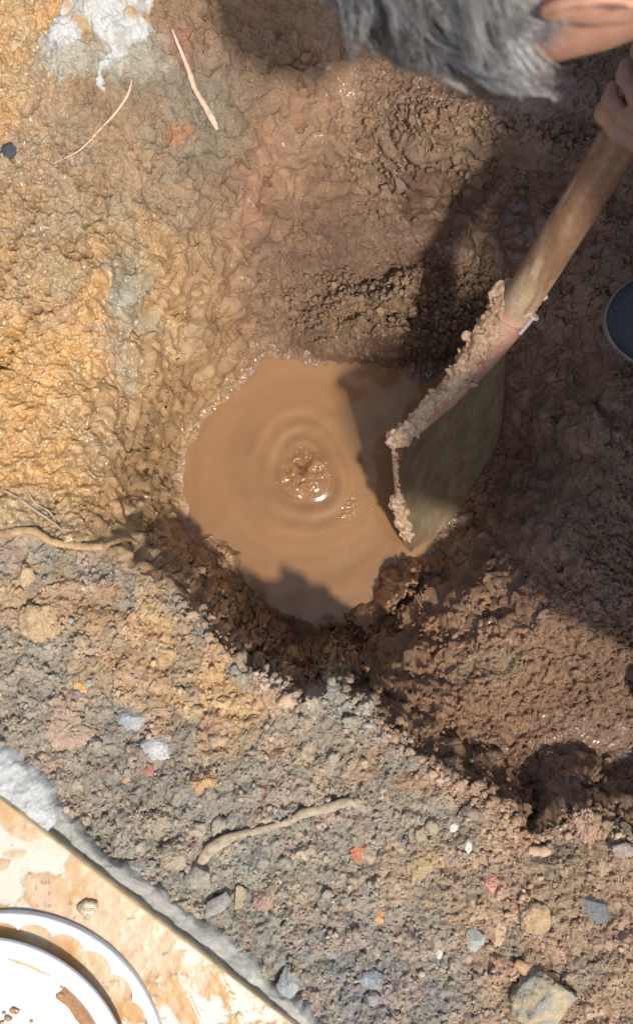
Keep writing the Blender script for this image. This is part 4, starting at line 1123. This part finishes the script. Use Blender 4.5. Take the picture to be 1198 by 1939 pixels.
# hair: thousands of fine strands combed over the skull
def hair():
    rg = np.random.default_rng(1001)
    n = 21000; SEG = 7
    d = rg.normal(size=(n*3, 3)); d /= np.linalg.norm(d, axis=1)[:, None]
    x, y, z = d.T
    # hairline: scalp top and back, down to the nape; short and sparse at the temples
    lim = .45 - 1.0*np.clip(z+.15, -1, 1)**1.0
    ok = (x < .55*np.clip(z*1.4, 0, 1)+.12+.25*(z > .3)) & (z > np.where(x < -.12, -.97, -.62+.5*np.clip(x+.2, 0, 1))) & ~((np.abs(y) > .8) & (z < .12) & (x > -.3))
    ok &= ~((np.abs(y) > .62) & (z < -.28) & (x > -.55))
    d = d[ok][:n]; n = len(d)
    root_ = head_pts(d); 
    nr = d/np.array((.094, .074, .112)); nr /= np.linalg.norm(nr, axis=1)[:, None]
    clump = fbm(d[:, 1]*3+d[:, 2]*2, d[:, 0]*3, 1003, 2)
    # comb direction: from crown whorl outwards
    wh = np.array((-.45, .25, .85))
    g = d-wh; g -= nr*(g*nr).sum(1)[:, None]; g /= np.linalg.norm(g, axis=1)[:, None]+1e-6
    sw = np.cross(nr, g)
    side = sstep(.35, .85, np.abs(d[:, 1]))*sstep(.5, -.3, d[:, 2])
    ln = (.042+.018*rg.random(n))*(1-.62*side)
    curl = 1.5*perlin(d[:, 1]*2.2+5, d[:, 2]*2.2+d[:, 0], 1005)+.35*rg.normal(size=n)*.5
    w0 = (.00018+.00010*rg.random(n))
    pts = []
    for k in range(SEG):
        t = k/(SEG-1)
        lift = .011*(1-side*.4)*(1-(1-t)**2) + .006*np.sin(t*3.14)*np.clip(clump+.4, 0, 1)
        off = g*(ln*t)[:, None]*(1-.2*t) + sw*(curl*ln*t*t*.9)[:, None] + nr*(lift+.002*rg.normal(size=n)*t)[:, None]
        q = root_+off
        # keep outside the skull
        e = q/np.array((.094, .074, .112)); r = np.linalg.norm(e, axis=1)
        need = 1.015+.10*t
        k_ = np.where(r < need, need/np.maximum(r, 1e-4), 1)
        q = q*k_[:, None]
        pts.append(q)
    pts = np.stack(pts, 1)                      # n, SEG, 3
    gi = rg.choice(n, 420, replace=False)
    near = np.argmax(d@d[gi].T, axis=1)
    wgt = (.62*np.linspace(0, 1, SEG)**1.1)[None, :, None]*(1-.5*side)[:, None, None]
    pts = pts*(1-wgt)+pts[gi[near]]*wgt
    gt = rg.random(420)[near]
    pts = np.array(HC)+pts@HM
    tdir = np.gradient(pts, axis=1); tdir /= np.linalg.norm(tdir, axis=2)[..., None]+1e-9
    nw = np.repeat((nr@HM)[:, None, :], SEG, 1)
    s1 = np.cross(tdir, nw); s1 /= np.linalg.norm(s1, axis=2)[..., None]+1e-9
    s2 = np.cross(tdir, s1)
    taper = np.linspace(1, .25, SEG)[None, :, None]*w0[:, None, None]*1.5
    tri = [pts+taper*(math.cos(a)*s1+math.sin(a)*s2) for a in (0, 2.094, 4.189)]
    v = np.stack(tri, 2).reshape(-1, 3)
    b_ = (np.arange(n)*SEG*3)[:, None, None]; s = np.arange(SEG-1)[None, :, None]*3
    F = []
    for k in range(3):
        k2 = (k+1) % 3
        F.append(np.stack([b_+s+k, b_+s+k2, b_+s+3+k2, b_+s+3+k], -1).reshape(-1, 4))
    F = np.vstack(F)
    # greyness: white at the temples and sides, darker over the top
    lock = fbm(d[:, 1]*5+d[:, 2]*5, d[:, 0]*5-d[:, 2]*2, 1007, 2)
    tone = .11+.16*rg.random(n)**1.5 + .5*side + .22*np.clip(lock, -.35, 1) + .45*(rg.random(n) > .88)
    dark = sstep(.55, 1.0, d[:, 2])*.10
    tone = np.clip(tone-dark+.30*np.clip(gt-.72, 0, 1)*2-.05*(gt < .3), .04, .85)
    c = np.stack([tone*1.0, tone*.97, tone*.93], -1)
    c = np.repeat(c, SEG*3, 0)
    m, nt, b = new_mat('grey_hair'); at = N(nt, 'ShaderNodeAttribute', attribute_name='col')
    nt.links.new(at.outputs['Color'], b.inputs['Base Color']); b.inputs['Roughness'].default_value = .38
    o = mesh_obj('hair', v, F, m, person, cols=c)
    o['label'] = 'tousled grey hair, white at the temples'
hair()
print('verts ground', NX*NY)
